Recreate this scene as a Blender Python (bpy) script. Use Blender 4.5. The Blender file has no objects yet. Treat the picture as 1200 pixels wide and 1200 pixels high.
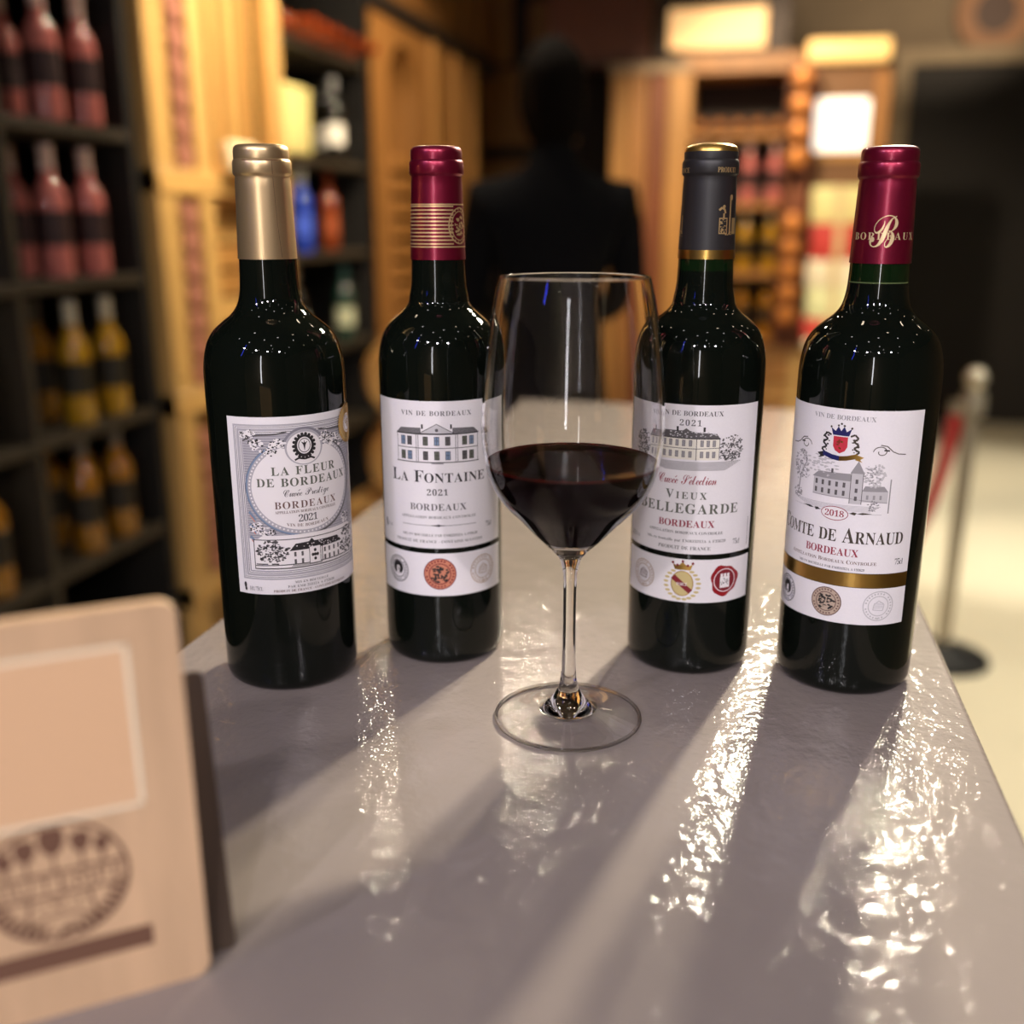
import bpy, bmesh, math, random
from mathutils import Vector, Matrix
from mathutils.geometry import tessellate_polygon

SC = bpy.context.scene
COL = SC.collection
rnd = random.Random(7)
R = math.radians
TOP = 1.10                       # height of the counter top

# ------------------------------------------------------------------ camera
cam = bpy.data.cameras.new('camera')
cam.sensor_width = 36.0
cam.lens = 36.0 * 1190 / 1200
cam.clip_start = 0.01
cam.dof.use_dof = True
cam.dof.focus_distance = 0.553
cam.dof.aperture_fstop = 3.1
cam_o = bpy.data.objects.new('camera', cam)
cam_o.location = (0, 0, 1.362)
cam_o.rotation_euler = (R(90 - 15.9), 0, R(12.7))
COL.objects.link(cam_o)
SC.camera = cam_o

# ------------------------------------------------------------------ world, exposure
w = bpy.data.worlds.new('world'); SC.world = w; w.use_nodes = True
w.node_tree.nodes['Background'].inputs[0].default_value = (0.9, 0.8, 0.7, 1)
w.node_tree.nodes['Background'].inputs[1].default_value = 0.15
SC.view_settings.view_transform = 'Standard'
SC.view_settings.look = 'None'
SC.view_settings.exposure = 0.22
SC.view_settings.gamma = 1.0
SC.view_settings.use_curve_mapping = False
SC.cycles.use_denoising = True
SC.cycles.max_bounces = 14
SC.cycles.transparent_max_bounces = 16
SC.cycles.transmission_bounces = 14
SC.cycles.sample_clamp_indirect = 6.0

KEY_POWER = 560
FILL_POWER = 115

# ------------------------------------------------------------------ materials
MATS = {}
def lin(c):
    return tuple((v / 12.92 if v <= 0.04045 else ((v + 0.055) / 1.055) ** 2.4) for v in c)
def rgb(r, g, b):
    return lin((r / 255, g / 255, b / 255))
def mat(name, col, rough=0.5, metal=0.0, **kw):
    if name in MATS: return MATS[name]
    m = bpy.data.materials.new(name); m.use_nodes = True
    b = m.node_tree.nodes['Principled BSDF']
    b.inputs['Base Color'].default_value = (*col, 1)
    b.inputs['Roughness'].default_value = rough
    b.inputs['Metallic'].default_value = metal
    for k, v in kw.items():
        b.inputs[k.replace('_', ' ')].default_value = v
    MATS[name] = m
    return m
def noisy(m, scale, amount, bump=0.0, bscale=None, detail=4, stretch=(1, 1, 1)):
    """multiply the base colour by a noise and add fine relief, in object space"""
    nt = m.node_tree; N = nt.nodes; L = nt.links
    b = N['Principled BSDF']
    tc = N.new('ShaderNodeTexCoord'); mp = N.new('ShaderNodeMapping')
    mp.inputs['Scale'].default_value = stretch
    L.new(tc.outputs['Object'], mp.inputs['Vector'])
    n = N.new('ShaderNodeTexNoise'); n.inputs['Scale'].default_value = scale; n.inputs['Detail'].default_value = detail
    L.new(mp.outputs[0], n.inputs['Vector'])
    r = N.new('ShaderNodeMapRange'); r.inputs[1].default_value = 0.25; r.inputs[2].default_value = 0.75
    r.inputs[3].default_value = 1 - amount; r.inputs[4].default_value = 1 + amount
    L.new(n.outputs['Fac'], r.inputs[0])
    mx = N.new('ShaderNodeMix'); mx.data_type = 'RGBA'; mx.blend_type = 'MULTIPLY'; mx.inputs[0].default_value = 1
    mx.inputs[6].default_value = b.inputs['Base Color'].default_value
    L.new(r.outputs[0], mx.inputs[7]); L.new(mx.outputs[2], b.inputs['Base Color'])
    if bump:
        bn = N.new('ShaderNodeBump'); bn.inputs['Strength'].default_value = bump
        bn.inputs['Distance'].default_value = 0.002
        n2 = n
        if bscale:
            n2 = N.new('ShaderNodeTexNoise'); n2.inputs['Scale'].default_value = bscale; n2.inputs['Detail'].default_value = 3
            L.new(mp.outputs[0], n2.inputs['Vector'])
        L.new(n2.outputs['Fac'], bn.inputs['Height']); L.new(bn.outputs[0], b.inputs['Normal'])
    return m
def wood(name, col, rough=0.5, axis=2, amount=0.28, scale=14):
    s = [1.0, 1.0, 1.0]; s[axis] = 0.12
    return noisy(mat(name, col, rough), scale, amount, bump=0.15, bscale=scale * 3, stretch=tuple(s))
def glow(name, col, strength):
    if name in MATS: return MATS[name]
    m = mat(name, col, 0.5)
    b = m.node_tree.nodes['Principled BSDF']
    b.inputs['Emission Color'].default_value = (*col, 1)
    b.inputs['Emission Strength'].default_value = strength
    return m

# ------------------------------------------------------------------ object helpers
def tag(o, label=None, cat=None, group=None, kind=None):
    if label: o['label'] = label
    if cat: o['category'] = cat
    if group: o['group'] = group
    if kind: o['kind'] = kind
    return o
def thing(name, label, cat, loc=(0, 0, 0), rotz=0.0, group=None):
    o = bpy.data.objects.new(name, None); COL.objects.link(o)
    o.empty_display_size = 0.05
    o.location = loc; o.rotation_euler = (0, 0, rotz)
    return tag(o, label, cat, group)
def mesh_obj(name, me, parent=None, loc=(0, 0, 0), rot=(0, 0, 0)):
    o = bpy.data.objects.new(name, me); COL.objects.link(o)
    o.parent = parent; o.location = loc; o.rotation_euler = rot
    return o
def finish(bm, name, mats, smooth=False, angle=None):
    me = bpy.data.meshes.new(name)
    bmesh.ops.recalc_face_normals(bm, faces=bm.faces)
    bm.to_mesh(me); bm.free()
    for m in (mats if isinstance(mats, (list, tuple)) else [mats]): me.materials.append(m)
    if smooth:
        for p in me.polygons: p.use_smooth = True
        if angle: me.set_sharp_from_angle(angle=R(angle))
    return me
def box_me(name, sx, sy, sz, m, bev=0.0, seg=2, z0=True):
    bm = bmesh.new()
    bmesh.ops.create_cube(bm, size=1)
    for v in bm.verts:
        v.co.x *= sx; v.co.y *= sy; v.co.z = (v.co.z + (0.5 if z0 else 0)) * sz
    if bev:
        bmesh.ops.bevel(bm, geom=list(bm.edges), offset=bev, segments=seg, affect='EDGES', profile=0.5)
    return finish(bm, name, m, smooth=bool(bev), angle=40)
def box(name, x0, x1, y0, y1, z0, z1, m, parent=None, bev=0.0, seg=1):
    me = box_me(name, x1 - x0, y1 - y0, z1 - z0, m, bev, seg)
    return mesh_obj(name, me, parent, ((x0 + x1) / 2, (y0 + y1) / 2, z0))
def lathe_me(name, prof, m, n=48, matfun=None, mats=None, angle=35):
    """prof: list of (r, z); closed at r == 0"""
    bm = bmesh.new(); rings = []
    for r, z in prof:
        if r <= 1e-9: rings.append([bm.verts.new((0, 0, z))])
        else: rings.append([bm.verts.new((r * math.cos(2 * math.pi * i / n), r * math.sin(2 * math.pi * i / n), z)) for i in range(n)])
    for k in range(len(rings) - 1):
        a, b = rings[k], rings[k + 1]
        for i in range(n):
            j = (i + 1) % n
            if len(a) == 1 and len(b) == 1: continue
            if len(a) == 1: f = bm.faces.new((a[0], b[j], b[i]))
            elif len(b) == 1: f = bm.faces.new((a[i], a[j], b[0]))
            else: f = bm.faces.new((a[i], a[j], b[j], b[i]))
            if matfun: f.material_index = matfun((prof[k][1] + prof[k + 1][1]) / 2)
    return finish(bm, name, mats or m, smooth=True, angle=angle)
def smooth_prof(pts, sub=4):
    """Catmull-Rom through (r, z) points"""
    out = []
    P = [pts[0]] + list(pts) + [pts[-1]]
    for i in range(1, len(P) - 2):
        p0, p1, p2, p3 = P[i - 1], P[i], P[i + 1], P[i + 2]
        for s in range(sub):
            t = s / sub
            out.append(tuple(0.5 * ((2 * p1[k]) + (-p0[k] + p2[k]) * t + (2 * p0[k] - 5 * p1[k] + 4 * p2[k] - p3[k]) * t * t + (-p0[k] + 3 * p1[k] - 3 * p2[k] + p3[k]) * t ** 3) for k in (0, 1)))
    out.append(tuple(pts[-1]))
    return out
def tube_me(name, pts, r, m, n=12):
    bm = bmesh.new(); rings = []
    P = [Vector(p) for p in pts]
    for i, p in enumerate(P):
        d = (P[min(i + 1, len(P) - 1)] - P[max(i - 1, 0)]).normalized()
        a = d.orthogonal().normalized() if i == 0 else (a - d * a.dot(d)).normalized()
        b = d.cross(a)
        rr = r[i] if isinstance(r, (list, tuple)) else r
        rings.append([bm.verts.new(p + (a * math.cos(2 * math.pi * k / n) + b * math.sin(2 * math.pi * k / n)) * rr) for k in range(n)])
    for q in range(len(rings) - 1):
        for k in range(n):
            bm.faces.new((rings[q][k], rings[q][(k + 1) % n], rings[q + 1][(k + 1) % n], rings[q + 1][k]))
    bm.faces.new(rings[0]); bm.faces.new(rings[-1])
    return finish(bm, name, m, smooth=True, angle=50)
def copy_tree(o, parent=None):
    c = o.copy(); COL.objects.link(c)
    if parent: c.parent = parent
    for ch in o.children: copy_tree(ch, c)
    return c

# ================================================================== THE ROOM
floor_m = noisy(mat('cream floor', rgb(232, 222, 194), 0.35), 3, 0.05)
wall_m = noisy(mat('brown grey plaster', rgb(120, 104, 84), 0.8), 6, 0.08)
dark_wall_m = noisy(mat('charcoal wall panel', rgb(34, 30, 27), 0.75), 5, 0.1)
ceil_m = mat('dark ceiling paint', rgb(70, 62, 55), 0.9)
XL, XR, YB, YF, ZC = -2.05, 3.6, -3.6, 7.7, 3.0
def struct(o): return tag(o, kind='structure')
struct(box('floor', XL - .1, XR + .1, YB - .1, YF + .1, -0.1, 0, floor_m))
struct(box('ceiling', XL - .1, XR + .1, YB - .1, YF + .1, ZC, ZC + .1, ceil_m))
struct(box('wall_left', XL - .1, XL, YB, YF, 0, ZC, mat('dark brown wall', rgb(52, 38, 26), 0.8)))
struct(box('wall_right', XR, XR + .1, YB, YF, 0, ZC, wall_m))
struct(box('wall_back', XL, XR, YF, YF + .1, 0, ZC, wall_m))
struct(box('wall_front', XL, XR, YB - .1, YB, 0, ZC, wall_m))
d1 = struct(box('door_1', 0.98, 2.4, YF - .06, YF, 0, 2.36, dark_wall_m, bev=.004))
struct(box('trim_1', 0.87, 0.98, YF - .09, YF, 0, 2.46, noisy(mat('taupe door trim', rgb(140, 122, 96), .7), 5, .08)))
struct(box('trim_2', 0.98, 2.5, YF - .09, YF, 2.36, 2.46, MATS['taupe door trim']))

# ------------------------------------------------------------------ ceiling spotlights (lamps known from glints and shadows, plus added fill and accents)
black_metal = mat('black metal', (0.012, 0.012, 0.012), 0.45)
lens_warm = glow('warm lamp lens', (1.0, 0.82, 0.60), 20)
lens_cool = glow('white lamp lens', (1.0, 0.95, 0.92), 20)
house_me = lathe_me('spot housing', [(0, .16), (.03, .16), (.045, .15), (.05, 0), (.044, 0), (.040, .012), (0, .012)], black_metal, 20)
lens_w_me = lathe_me('lens warm', [(0, .004), (.03, .006), (.03, .011), (0, .011)], lens_warm, 16)
lens_c_me = lathe_me('lens cool', [(0, .004), (.03, .006), (.03, .011), (0, .011)], lens_cool, 16)
lens_s_me = lathe_me('lens strong', [(0, .004), (.03, .006), (.03, .011), (0, .011)], glow('bright lamp lens', (1.0, .86, .64), 800), 16)
def spotlight(x, y, z, cool=False, strong=False, aim=None, power=0, col=(1, .8, .58), cone=70, size=.05, blend=.5):
    t = thing('ceiling_spotlight', 'black cylindrical ceiling spotlight overhead, out of the picture', 'spotlight', (x, y, z), 0, 'ceiling spotlights')
    mesh_obj('stem', tube_me('stem', [(0, 0, .155), (0, 0, ZC - z)], .009, black_metal, 8), t)
    if aim:
        d = (Vector(aim) - Vector((x, y, z))).normalized()
        q = d.to_track_quat('-Z', 'Y')
        h = mesh_obj('housing', house_me, t); h.rotation_euler = q.to_euler()
        l = bpy.data.lights.new('spot', 'SPOT'); l.energy = power; l.color = col
        l.spot_size = R(cone); l.spot_blend = blend; l.shadow_soft_size = size
        lo = bpy.data.objects.new('spot_bulb', l); COL.objects.link(lo); lo.parent = t
        lo.location = d * 0.06; lo.rotation_euler = q.to_euler()
    else:
        mesh_obj('housing', house_me, t); mesh_obj('lens', lens_s_me if strong else lens_c_me if cool else lens_w_me, t)
    return t
WARM = (1.0, .80, .56)
# pair of key lamps: behind the bottles to the right
for x, y, f in ((.34, 2.80, .30), (.58, 2.93, .70)):
    spotlight(x, y, 2.66, aim=(-.05, .45, TOP), power=KEY_POWER * f, col=(1.0, .89, .66), cone=55, size=.06)
# row over the aisle (their streaks show on the lacquer)
for x, y in ((-1.07, 2.78), (-.70, 2.95), (-.48, 2.93), (.83, 2.72)):
    spotlight(x, y, 2.70, strong=True)
# overhead grid
for x, y in ((.9, 1.2), (-1.1, 1.0), (1.6, 2.4), (-.2, 4.6), (.9, 4.8), (-1.0, 4.4), (1.9, .4), (2.3, 4.0), (-.5, 1.6), (.1, 1.5), (-.2, .9), (.45, .6), (-1.5, 1.7), (1.2, 1.9), (.2, 2.2), (-1.0, 2.0), (.6, 3.6), (1.5, 1.3)):
    spotlight(x, y, 2.75)
for x, y in ((-.9, -.7), (.3, -.9), (1.4, -.6), (-.3, -1.9), (.8, -2.0), (-1.3, -1.8), (2.0, -1.7), (-.7, .3), (.2, .0), (-.2, -.4), (.9, .2), (-1.4, -.2), (.6, -1.4), (-.9, -2.6)):
    spotlight(x, y, 2.75, cool=True)
# unseen front fill lamps, added behind the photographer to brighten labels and counter
for x, y in ((-1.3, -1.3), (-.5, -1.7), (.35, -1.8), (1.2, -1.5)):
    spotlight(x, y, 2.6, aim=(-.1, .6, 1.2), power=FILL_POWER * .5, col=(1.0, .93, .96), cone=44, size=.05, blend=.8)
# added accent spots that brighten the left shelving, far cabinets, floor and wall
for x, y, ax, ay, az, p in ((-.5, 2.9, -1.6, 3.15, 1.75, 130), (-.5, 3.6, -1.55, 4.7, 1.6, 110), (-.1, 4.0, .15, 5.6, 1.5, 170), (1.8, 4.6, 1.3, 5.2, 0, 240), (1.7, 2.8, 1.0, 3.4, 0, 220), (1.5, 5.8, 1.1, 7.7, 3.1, 110)):
    spotlight(x, y, 2.7, aim=(ax, ay, az), power=p, col=WARM if p < 200 else (1, .92, .76), cone=64, size=.05)
# tall slim light column on the wall behind the photographer (the upright streak on every bottle neck)
lc = thing('light_column', 'slim upright white light column behind the photographer', 'lamp', (-.02, -3.2, 0))
mesh_obj('column_foot', lathe_me('column foot', [(0, 0), (.14, 0), (.14, .03), (.05, .05), (.05, .9), (0, .9)], black_metal, 20), lc)
mesh_obj('column_tube', lathe_me('column tube', [(0, .9), (.055, .9), (.055, 2.75), (0, 2.75)], glow('white light column', (.95, .95, 1.0), 22), 20), lc)
# blue neon tube on the front wall (its reflection shows on the bottles and the glass)
neon = tag(mesh_obj('neon_tube', tube_me('neon', [(-1.3, -1.2, 1.95), (-1.27, -1.21, 2.05), (-1.22, -1.22, 2.2), (-1.25, -1.23, 2.4), (-1.25, -1.23, 3.0)], .02, glow('blue neon', (.05, .08, 1.0), 14))), 'thin blue neon tube hanging behind the photographer', 'neon tube')

# ================================================================== THE COUNTER
lac = mat('grey mauve lacquer', rgb(143, 132, 128), 0.6, Specular_IOR_Level=.08)
def lacquer(m):
    nt = m.node_tree; N = nt.nodes; L = nt.links; b = N['Principled BSDF']
    b.inputs['Coat Weight'].default_value = 1.0
    b.inputs['Coat Roughness'].default_value = 0.07
    tc = N.new('ShaderNodeTexCoord')
    n1 = N.new('ShaderNodeTexNoise'); n1.inputs['Scale'].default_value = 38; n1.inputs['Detail'].default_value = 3
    n2 = N.new('ShaderNodeTexNoise'); n2.inputs['Scale'].default_value = 230; n2.inputs['Detail'].default_value = 2
    L.new(tc.outputs['Object'], n1.inputs['Vector']); L.new(tc.outputs['Object'], n2.inputs['Vector'])
    b1 = N.new('ShaderNodeBump'); b1.inputs['Strength'].default_value = .7; b1.inputs['Distance'].default_value = .0022
    b2 = N.new('ShaderNodeBump'); b2.inputs['Strength'].default_value = 1.0; b2.inputs['Distance'].default_value = .0006
    L.new(n1.outputs['Fac'], b1.inputs['Height']); L.new(n2.outputs['Fac'], b2.inputs['Height'])
    L.new(b1.outputs[0], b2.inputs['Normal'])
    L.new(b2.outputs[0], b.inputs['Coat Normal'])
    b3 = N.new('ShaderNodeBump'); b3.inputs['Strength'].default_value = .3; b3.inputs['Distance'].default_value = .0015
    L.new(n1.outputs['Fac'], b3.inputs['Height']); L.new(b3.outputs[0], b.inputs['Normal'])
lacquer(lac)
TX0, TX1, TY0, TY1 = -.340, .136, -.05, 1.52
ct = thing('counter', 'long narrow grey lacquered counter with a glossy wet-looking top', 'counter', ((TX0 + TX1) / 2, (TY0 + TY1) / 2, 0))
hx, hy = (TX1 - TX0) / 2, (TY1 - TY0) / 2
box('countertop', -hx, hx, -hy, hy, TOP - .05, TOP, lac, ct, bev=.004, seg=3)
box('front_panel', -hx + .02, hx - .02, -hy + .02, hy - .02, .08, TOP - .05, mat('grey counter body', rgb(130, 118, 112), .5), ct)
box('plinth', -hx + .05, hx - .05, -hy + .05, hy - .05, 0, .08, mat('dark plinth', rgb(40, 36, 34), .6), ct)

# ================================================================== PRINT: flat artwork bent onto bottles
def serif(s):
    o = ''
    for c in s:
        if 'A' <= c <= 'Z': o += chr(0x1D400 + ord(c) - 65)
        elif 'a' <= c <= 'z': o += chr(0x1D41A + ord(c) - 97)
        elif c.isdigit(): o += chr(0x1D7CE + int(c))
        else: o += c
    return o
def script(s):
    o = ''
    for c in s:
        if 'A' <= c <= 'Z': o += chr(0x1D4D0 + ord(c) - 65)
        elif 'a' <= c <= 'z': o += chr(0x1D4EA + ord(c) - 97)
        else: o += c
    return o
GLY = {}
def glyph(ch, style):
    k = (ch, style)
    if k in GLY: return GLY[k]
    c = bpy.data.curves.new('g', 'FONT')
    c.body = serif(ch) if style.startswith('serif') else script(ch) if style == 'script' else ch
    c.resolution_u = 3
    if style == 'serif_thin': c.offset = -.004
    if style == 'script': c.offset = -.004
    o = bpy.data.objects.new('g', c); COL.objects.link(o)
    dg = bpy.context.evaluated_depsgraph_get()
    me = bpy.data.meshes.new_from_object(o.evaluated_get(dg))
    me.calc_loop_triangles()
    vs = [(v.co.x, v.co.y) for v in me.vertices]
    tr = [tuple(t.vertices) for t in me.loop_triangles]
    bpy.data.objects.remove(o); bpy.data.curves.remove(c); bpy.data.meshes.remove(me)
    x0 = min((v[0] for v in vs), default=0); x1 = max((v[0] for v in vs), default=0)
    GLY[k] = ([(x - x0, y) for x, y in vs], tr, x1 - x0)
    return GLY[k]
CAPH = {}
def caph(style):
    if style not in CAPH:
        v, _, _ = glyph('H' if style != 'script' else 'x', style)
        CAPH[style] = max(y for _, y in v)
    return CAPH[style]

class Art:
    """2-D drawing in millimetres: u to the right, v up; layers lie a little above one another"""
    def __init__(s): s.t = []; s.lay = 0.0
    def tri(s, m, a, b, c, lay): s.t.append((m, a, b, c, lay))
    def poly(s, m, pts, lay=1):
        tri = tessellate_polygon([[Vector((p[0], p[1], 0)) for p in pts]])
        for i, j, k in tri: s.tri(m, pts[i], pts[j], pts[k], lay)
    def rect(s, m, u0, v0, u1, v1, lay=1):
        s.tri(m, (u0, v0), (u1, v0), (u1, v1), lay); s.tri(m, (u0, v0), (u1, v1), (u0, v1), lay)
    def line(s, m, pts, wd, lay=1):
        for (a, b), (c, d) in zip(pts[:-1], pts[1:]):
            l = math.hypot(c - a, d - b) or 1e-6
            nx, ny = -(d - b) / l * wd / 2, (c - a) / l * wd / 2
            s.tri(m, (a + nx, b + ny), (a - nx, b - ny), (c - nx, d - ny), lay)
            s.tri(m, (a + nx, b + ny), (c - nx, d - ny), (c + nx, d + ny), lay)
    def frame(s, m, u0, v0, u1, v1, wd, lay=1):
        s.rect(m, u0, v0, u1, v0 + wd, lay); s.rect(m, u0, v1 - wd, u1, v1, lay)
        s.rect(m, u0, v0, u0 + wd, v1, lay); s.rect(m, u1 - wd, v0, u1, v1, lay)
    def disk(s, m, cu, cv, ru, rv=None, lay=1, n=24, ph=0):
        rv = rv or ru
        p = [(cu + ru * math.cos(2 * math.pi * i / n + ph), cv + rv * math.sin(2 * math.pi * i / n + ph)) for i in range(n)]
        for i in range(n): s.tri(m, (cu, cv), p[i], p[(i + 1) % n], lay)
    def ring(s, m, cu, cv, ru, rv, wd, lay=1, n=40, a0=0, a1=360):
        for i in range(n):
            a, b = R(a0 + (a1 - a0) * i / n), R(a0 + (a1 - a0) * (i + 1) / n)
            o = [(cu + (ru) * math.cos(x), cv + (rv) * math.sin(x)) for x in (a, b)]
            q = [(cu + (ru - wd) * math.cos(x), cv + (rv - wd) * math.sin(x)) for x in (a, b)]
            s.tri(m, q[0], o[0], o[1], lay); s.tri(m, q[0], o[1], q[1], lay)
    def text(s, m, txt, u0, u1, v, h, style='serif', lay=1, small=None, arc=0.0):
        """fit txt between u0 and u1 with cap height h, baseline v; lower-case letters become small capitals when small is set"""
        k = h / caph(style)
        seq = []; x = 0
        for c in txt:
            if c == ' ': x += h * (.42 if style != 'script' else 1.3); seq.append(None); continue
            kk = k
            if small and c.islower(): c = c.upper(); kk = k * small
            g = glyph(c, style); seq.append((g, x, kk)); x += g[2] * kk
        wid = x; n = len([c for c in txt]) - 1
        gap = (u1 - u0 - wid) / max(n, 1)
        sq = 1.0
        if gap < h * (.04 if style != 'script' else -.08):
            gap = h * (.04 if style != 'script' else -.08); sq = (u1 - u0) / (wid + gap * n)
        for i, e in enumerate(seq):
            if e is None: continue
            (vs, tr, wd), x, kk = e
            pos = u0 + (x + gap * i) * sq
            for a, b, c in tr:
                P = []
                for q in (a, b, c):
                    uu = pos + vs[q][0] * kk * sq
                    f = (uu - (u0 + u1) / 2) / max((u1 - u0) / 2, 1e-6)
                    P.append((uu, v + vs[q][1] * kk + arc * (f * f)))
                s.tri(m, *P, lay)
    def scribble(s, m, u0, v0, u1, v1, n, sz, lay=1, seed=1, elong=1.0):
        q = random.Random(seed)
        cu, cv, ru, rv = (u0 + u1) / 2, (v0 + v1) / 2, (u1 - u0) / 2, (v1 - v0) / 2
        for _ in range(n):
            a = q.random() * 2 * math.pi; r = math.sqrt(q.random())
            s.disk(m, cu + ru * r * math.cos(a), cv + rv * r * math.sin(a), sz * (.5 + q.random()) * elong, sz * (.4 + q.random() * .6), lay, n=6, ph=q.random() * 3)
    def build(s, name, rf, ang, parent, base=.12, flat=False):
        """rf(v_mm) -> radius in mm; ang = direction in degrees of u = 0; flat: on a plane (x right, z up, facing -y)"""
        verts, faces, mi, mats = [], [], [], []
        def put(p, lay):
            if flat: verts.append((p[0] / 1000, -(base + lay * .04) / 1000, p[1] / 1000))
            else:
                r = rf(p[1]); a = R(ang) + p[0] / r; rr = (r + base + lay * .04) / 1000
                verts.append((rr * math.sin(a), -rr * math.cos(a), p[1] / 1000))
            return len(verts) - 1
        for m, a, b, c, lay in s.t:
            if m not in mats: mats.append(m)
            st = [(a, b, c)]
            while st:
                a, b, c = st.pop()
                if not flat and max(a[0], b[0], c[0]) - min(a[0], b[0], c[0]) > 1.8:
                    e = [(abs(a[0] - b[0]), a, b, c), (abs(b[0] - c[0]), b, c, a), (abs(c[0] - a[0]), c, a, b)]
                    _, p, q, r = max(e, key=lambda z: z[0])
                    mid = ((p[0] + q[0]) / 2, (p[1] + q[1]) / 2)
                    st.append((p, mid, r)); st.append((mid, q, r)); continue
                if (b[0] - a[0]) * (c[1] - a[1]) - (b[1] - a[1]) * (c[0] - a[0]) < 0: b, c = c, b
                faces.append((put(a, lay), put(b, lay), put(c, lay))); mi.append(mats.index(m))
        me = bpy.data.meshes.new(name); me.from_pydata(verts, [], faces)
        for m in mats: me.materials.append(m)
        me.polygons.foreach_set('material_index', mi)
        me.update()
        return mesh_obj(name, me, parent)

def ink(name, r, g, b, rough=.6, metal=0): return mat('ink ' + name, rgb(r, g, b), rough, metal)
K = ink('black', 34, 30, 32); G1 = ink('dark grey', 88, 84, 86); G2 = ink('grey', 150, 146, 150); G3 = ink('pale grey', 196, 192, 196)
BRN = ink('brown', 112, 84, 78); RED = ink('wine red', 150, 40, 62); CRIM = ink('crimson', 196, 44, 62); DRED = ink('deep red', 128, 22, 36)
COP = ink('copper', 206, 132, 104); GLD = mat('gold foil', rgb(196, 156, 84), .28, 1.0); PGLD = ink('pale gold', 206, 186, 130)
SLA = ink('slate blue', 120, 138, 166); OLV = ink('olive grey', 96, 98, 88); TAN = ink('tan', 190, 168, 150)
PAPER = noisy(mat('label paper', rgb(236, 231, 235), .55), 900, .02)
WHT = ink('white', 238, 232, 234)

# ================================================================== THE FOUR WINE BOTTLES
gl_dark = mat('dark bottle glass', (.0035, .005, .0035), .025, IOR=1.52, Specular_IOR_Level=.34)
gl_neck = mat('green neck glass', (.004, .013, .0035), .025, IOR=1.52)
gl_line = mat('wine level line', (.09, .12, .05), .1)
def bottle_prof(rm, hgt):
    k = rm / 39.0
    return [(0, 5), (18 * k, 3), (27 * k, .8), (33 * k, 0), (36 * k, .8), (38 * k, 3), (39 * k, 7), (39 * k, 40), (39 * k, 100), (39 * k, 165), (39 * k, 176),
            (38.9 * k, 182), (38.5 * k, 187), (37.5 * k, 193), (35.6 * k, 199), (32.2 * k, 204.5), (27.2 * k, 209), (22.2 * k, 213), (19.0 * k, 217), (17.3, 221), (16.3, 226), (15.8, 232), (15.4, 243), (14.6, 270), (14.0, hgt - 4), (13, hgt - 2), (0, hgt - 2)]
def make_bottle(label, pos, rm, hgt, fill, level_line=False):
    t = thing('wine_bottle', label, 'wine bottle', (pos[0], pos[1], TOP), 0, 'red wine bottles on the counter')
    base = bottle_prof(rm, hgt)
    pr = base[:6] + smooth_prof(base[6:-3], 4) + base[-3:]
    out = []
    for a, b in zip(pr[:-1], pr[1:]):
        out.append(a)
        if a[1] < fill < b[1] and 215 < fill:
            f = (fill - a[1]) / (b[1] - a[1]); r = a[0] + (b[0] - a[0]) * f
            out += [(r, fill - .35), (r + .02, fill), (r, fill + .35)] if level_line else [(r, fill)]
    out.append(pr[-1])
    out = [(r / 1000, z / 1000) for r, z in out]
    def mf(z):
        z *= 1000
        if level_line and abs(z - fill) < .36: return 2
        return 1 if z > fill else 0
    me = lathe_me('bottle glass', out, None, 96, mf, [gl_dark, gl_neck, gl_line], angle=60)
    mesh_obj('glass_body', me, t)
    return t
def cap_r(v, s=1.0):
    return s * (15.75 + (14.35 - 15.75) * (v - 243) / (286 - 243))
def make_capsule(t, m, hgt, z0=243, topm=None, band=None, dome=False):
    lip0, lip1 = hgt - 16.0, hgt - 8.0
    p = [(15.9, z0), (cap_r(z0) + .25, z0), (cap_r(z0 + 1) + .25, z0 + 1)]
    z = z0 + 1
    while z < lip0 - 1.5:
        p.append((cap_r(z) + .25, z)); z += 4
    p += [(14.45, lip0 - .6), (14.6, lip0), (15.3, lip0 + .7), (15.65, lip0 + 1.6), (15.6, lip1 - 1.2), (15.2, lip1), (14.7, lip1 + .6), (14.75, lip1 + 1.5), (14.75, hgt - 3.5), (14.4, hgt - 1.6), (13.5, hgt - .5), (12.3, hgt), (11.0, hgt - (.3 if not dome else -.6)), (6, hgt - (.8 if not dome else -1.3)), (0, hgt - (.9 if not dome else -1.5))]
    p = [(r / 1000, z / 1000) for r, z in p]
    mats = [m]
    mf = None
    if topm or band:
        mats = [m, topm or m, band or m]
        def mf(z):
            z *= 1000
            if z > hgt - 4.2: return 1
            if band and z < z0 + 3.6: return 2
            return 0
    return mesh_obj('capsule', lathe_me('capsule', p, m, 64, mf, mats, angle=40), t)
def label_sheet(t, rm, ang, u0, u1, v0, v1, m=PAPER, name='front_label', th=.11, n=44):
    bm = bmesh.new(); rows = []
    for i in range(n + 1):
        a = R(ang) + (u0 + (u1 - u0) * i / n) / rm
        col = []
        for r, v in ((rm - .05, v0), (rm + th, v0), (rm + th, v1), (rm - .05, v1)):
            col.append(bm.verts.new((r / 1000 * math.sin(a), -r / 1000 * math.cos(a), v / 1000)))
        rows.append(col)
    for i in range(n):
        for j in range(3):
            bm.faces.new((rows[i][j], rows[i + 1][j], rows[i + 1][j + 1], rows[i][j + 1]))
    bm.faces.new(rows[0]); bm.faces.new(rows[-1][::-1])
    me = finish(bm, name, m, True, 40)
    return mesh_obj(name, me, t)
def const(r): return lambda v: r
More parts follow.
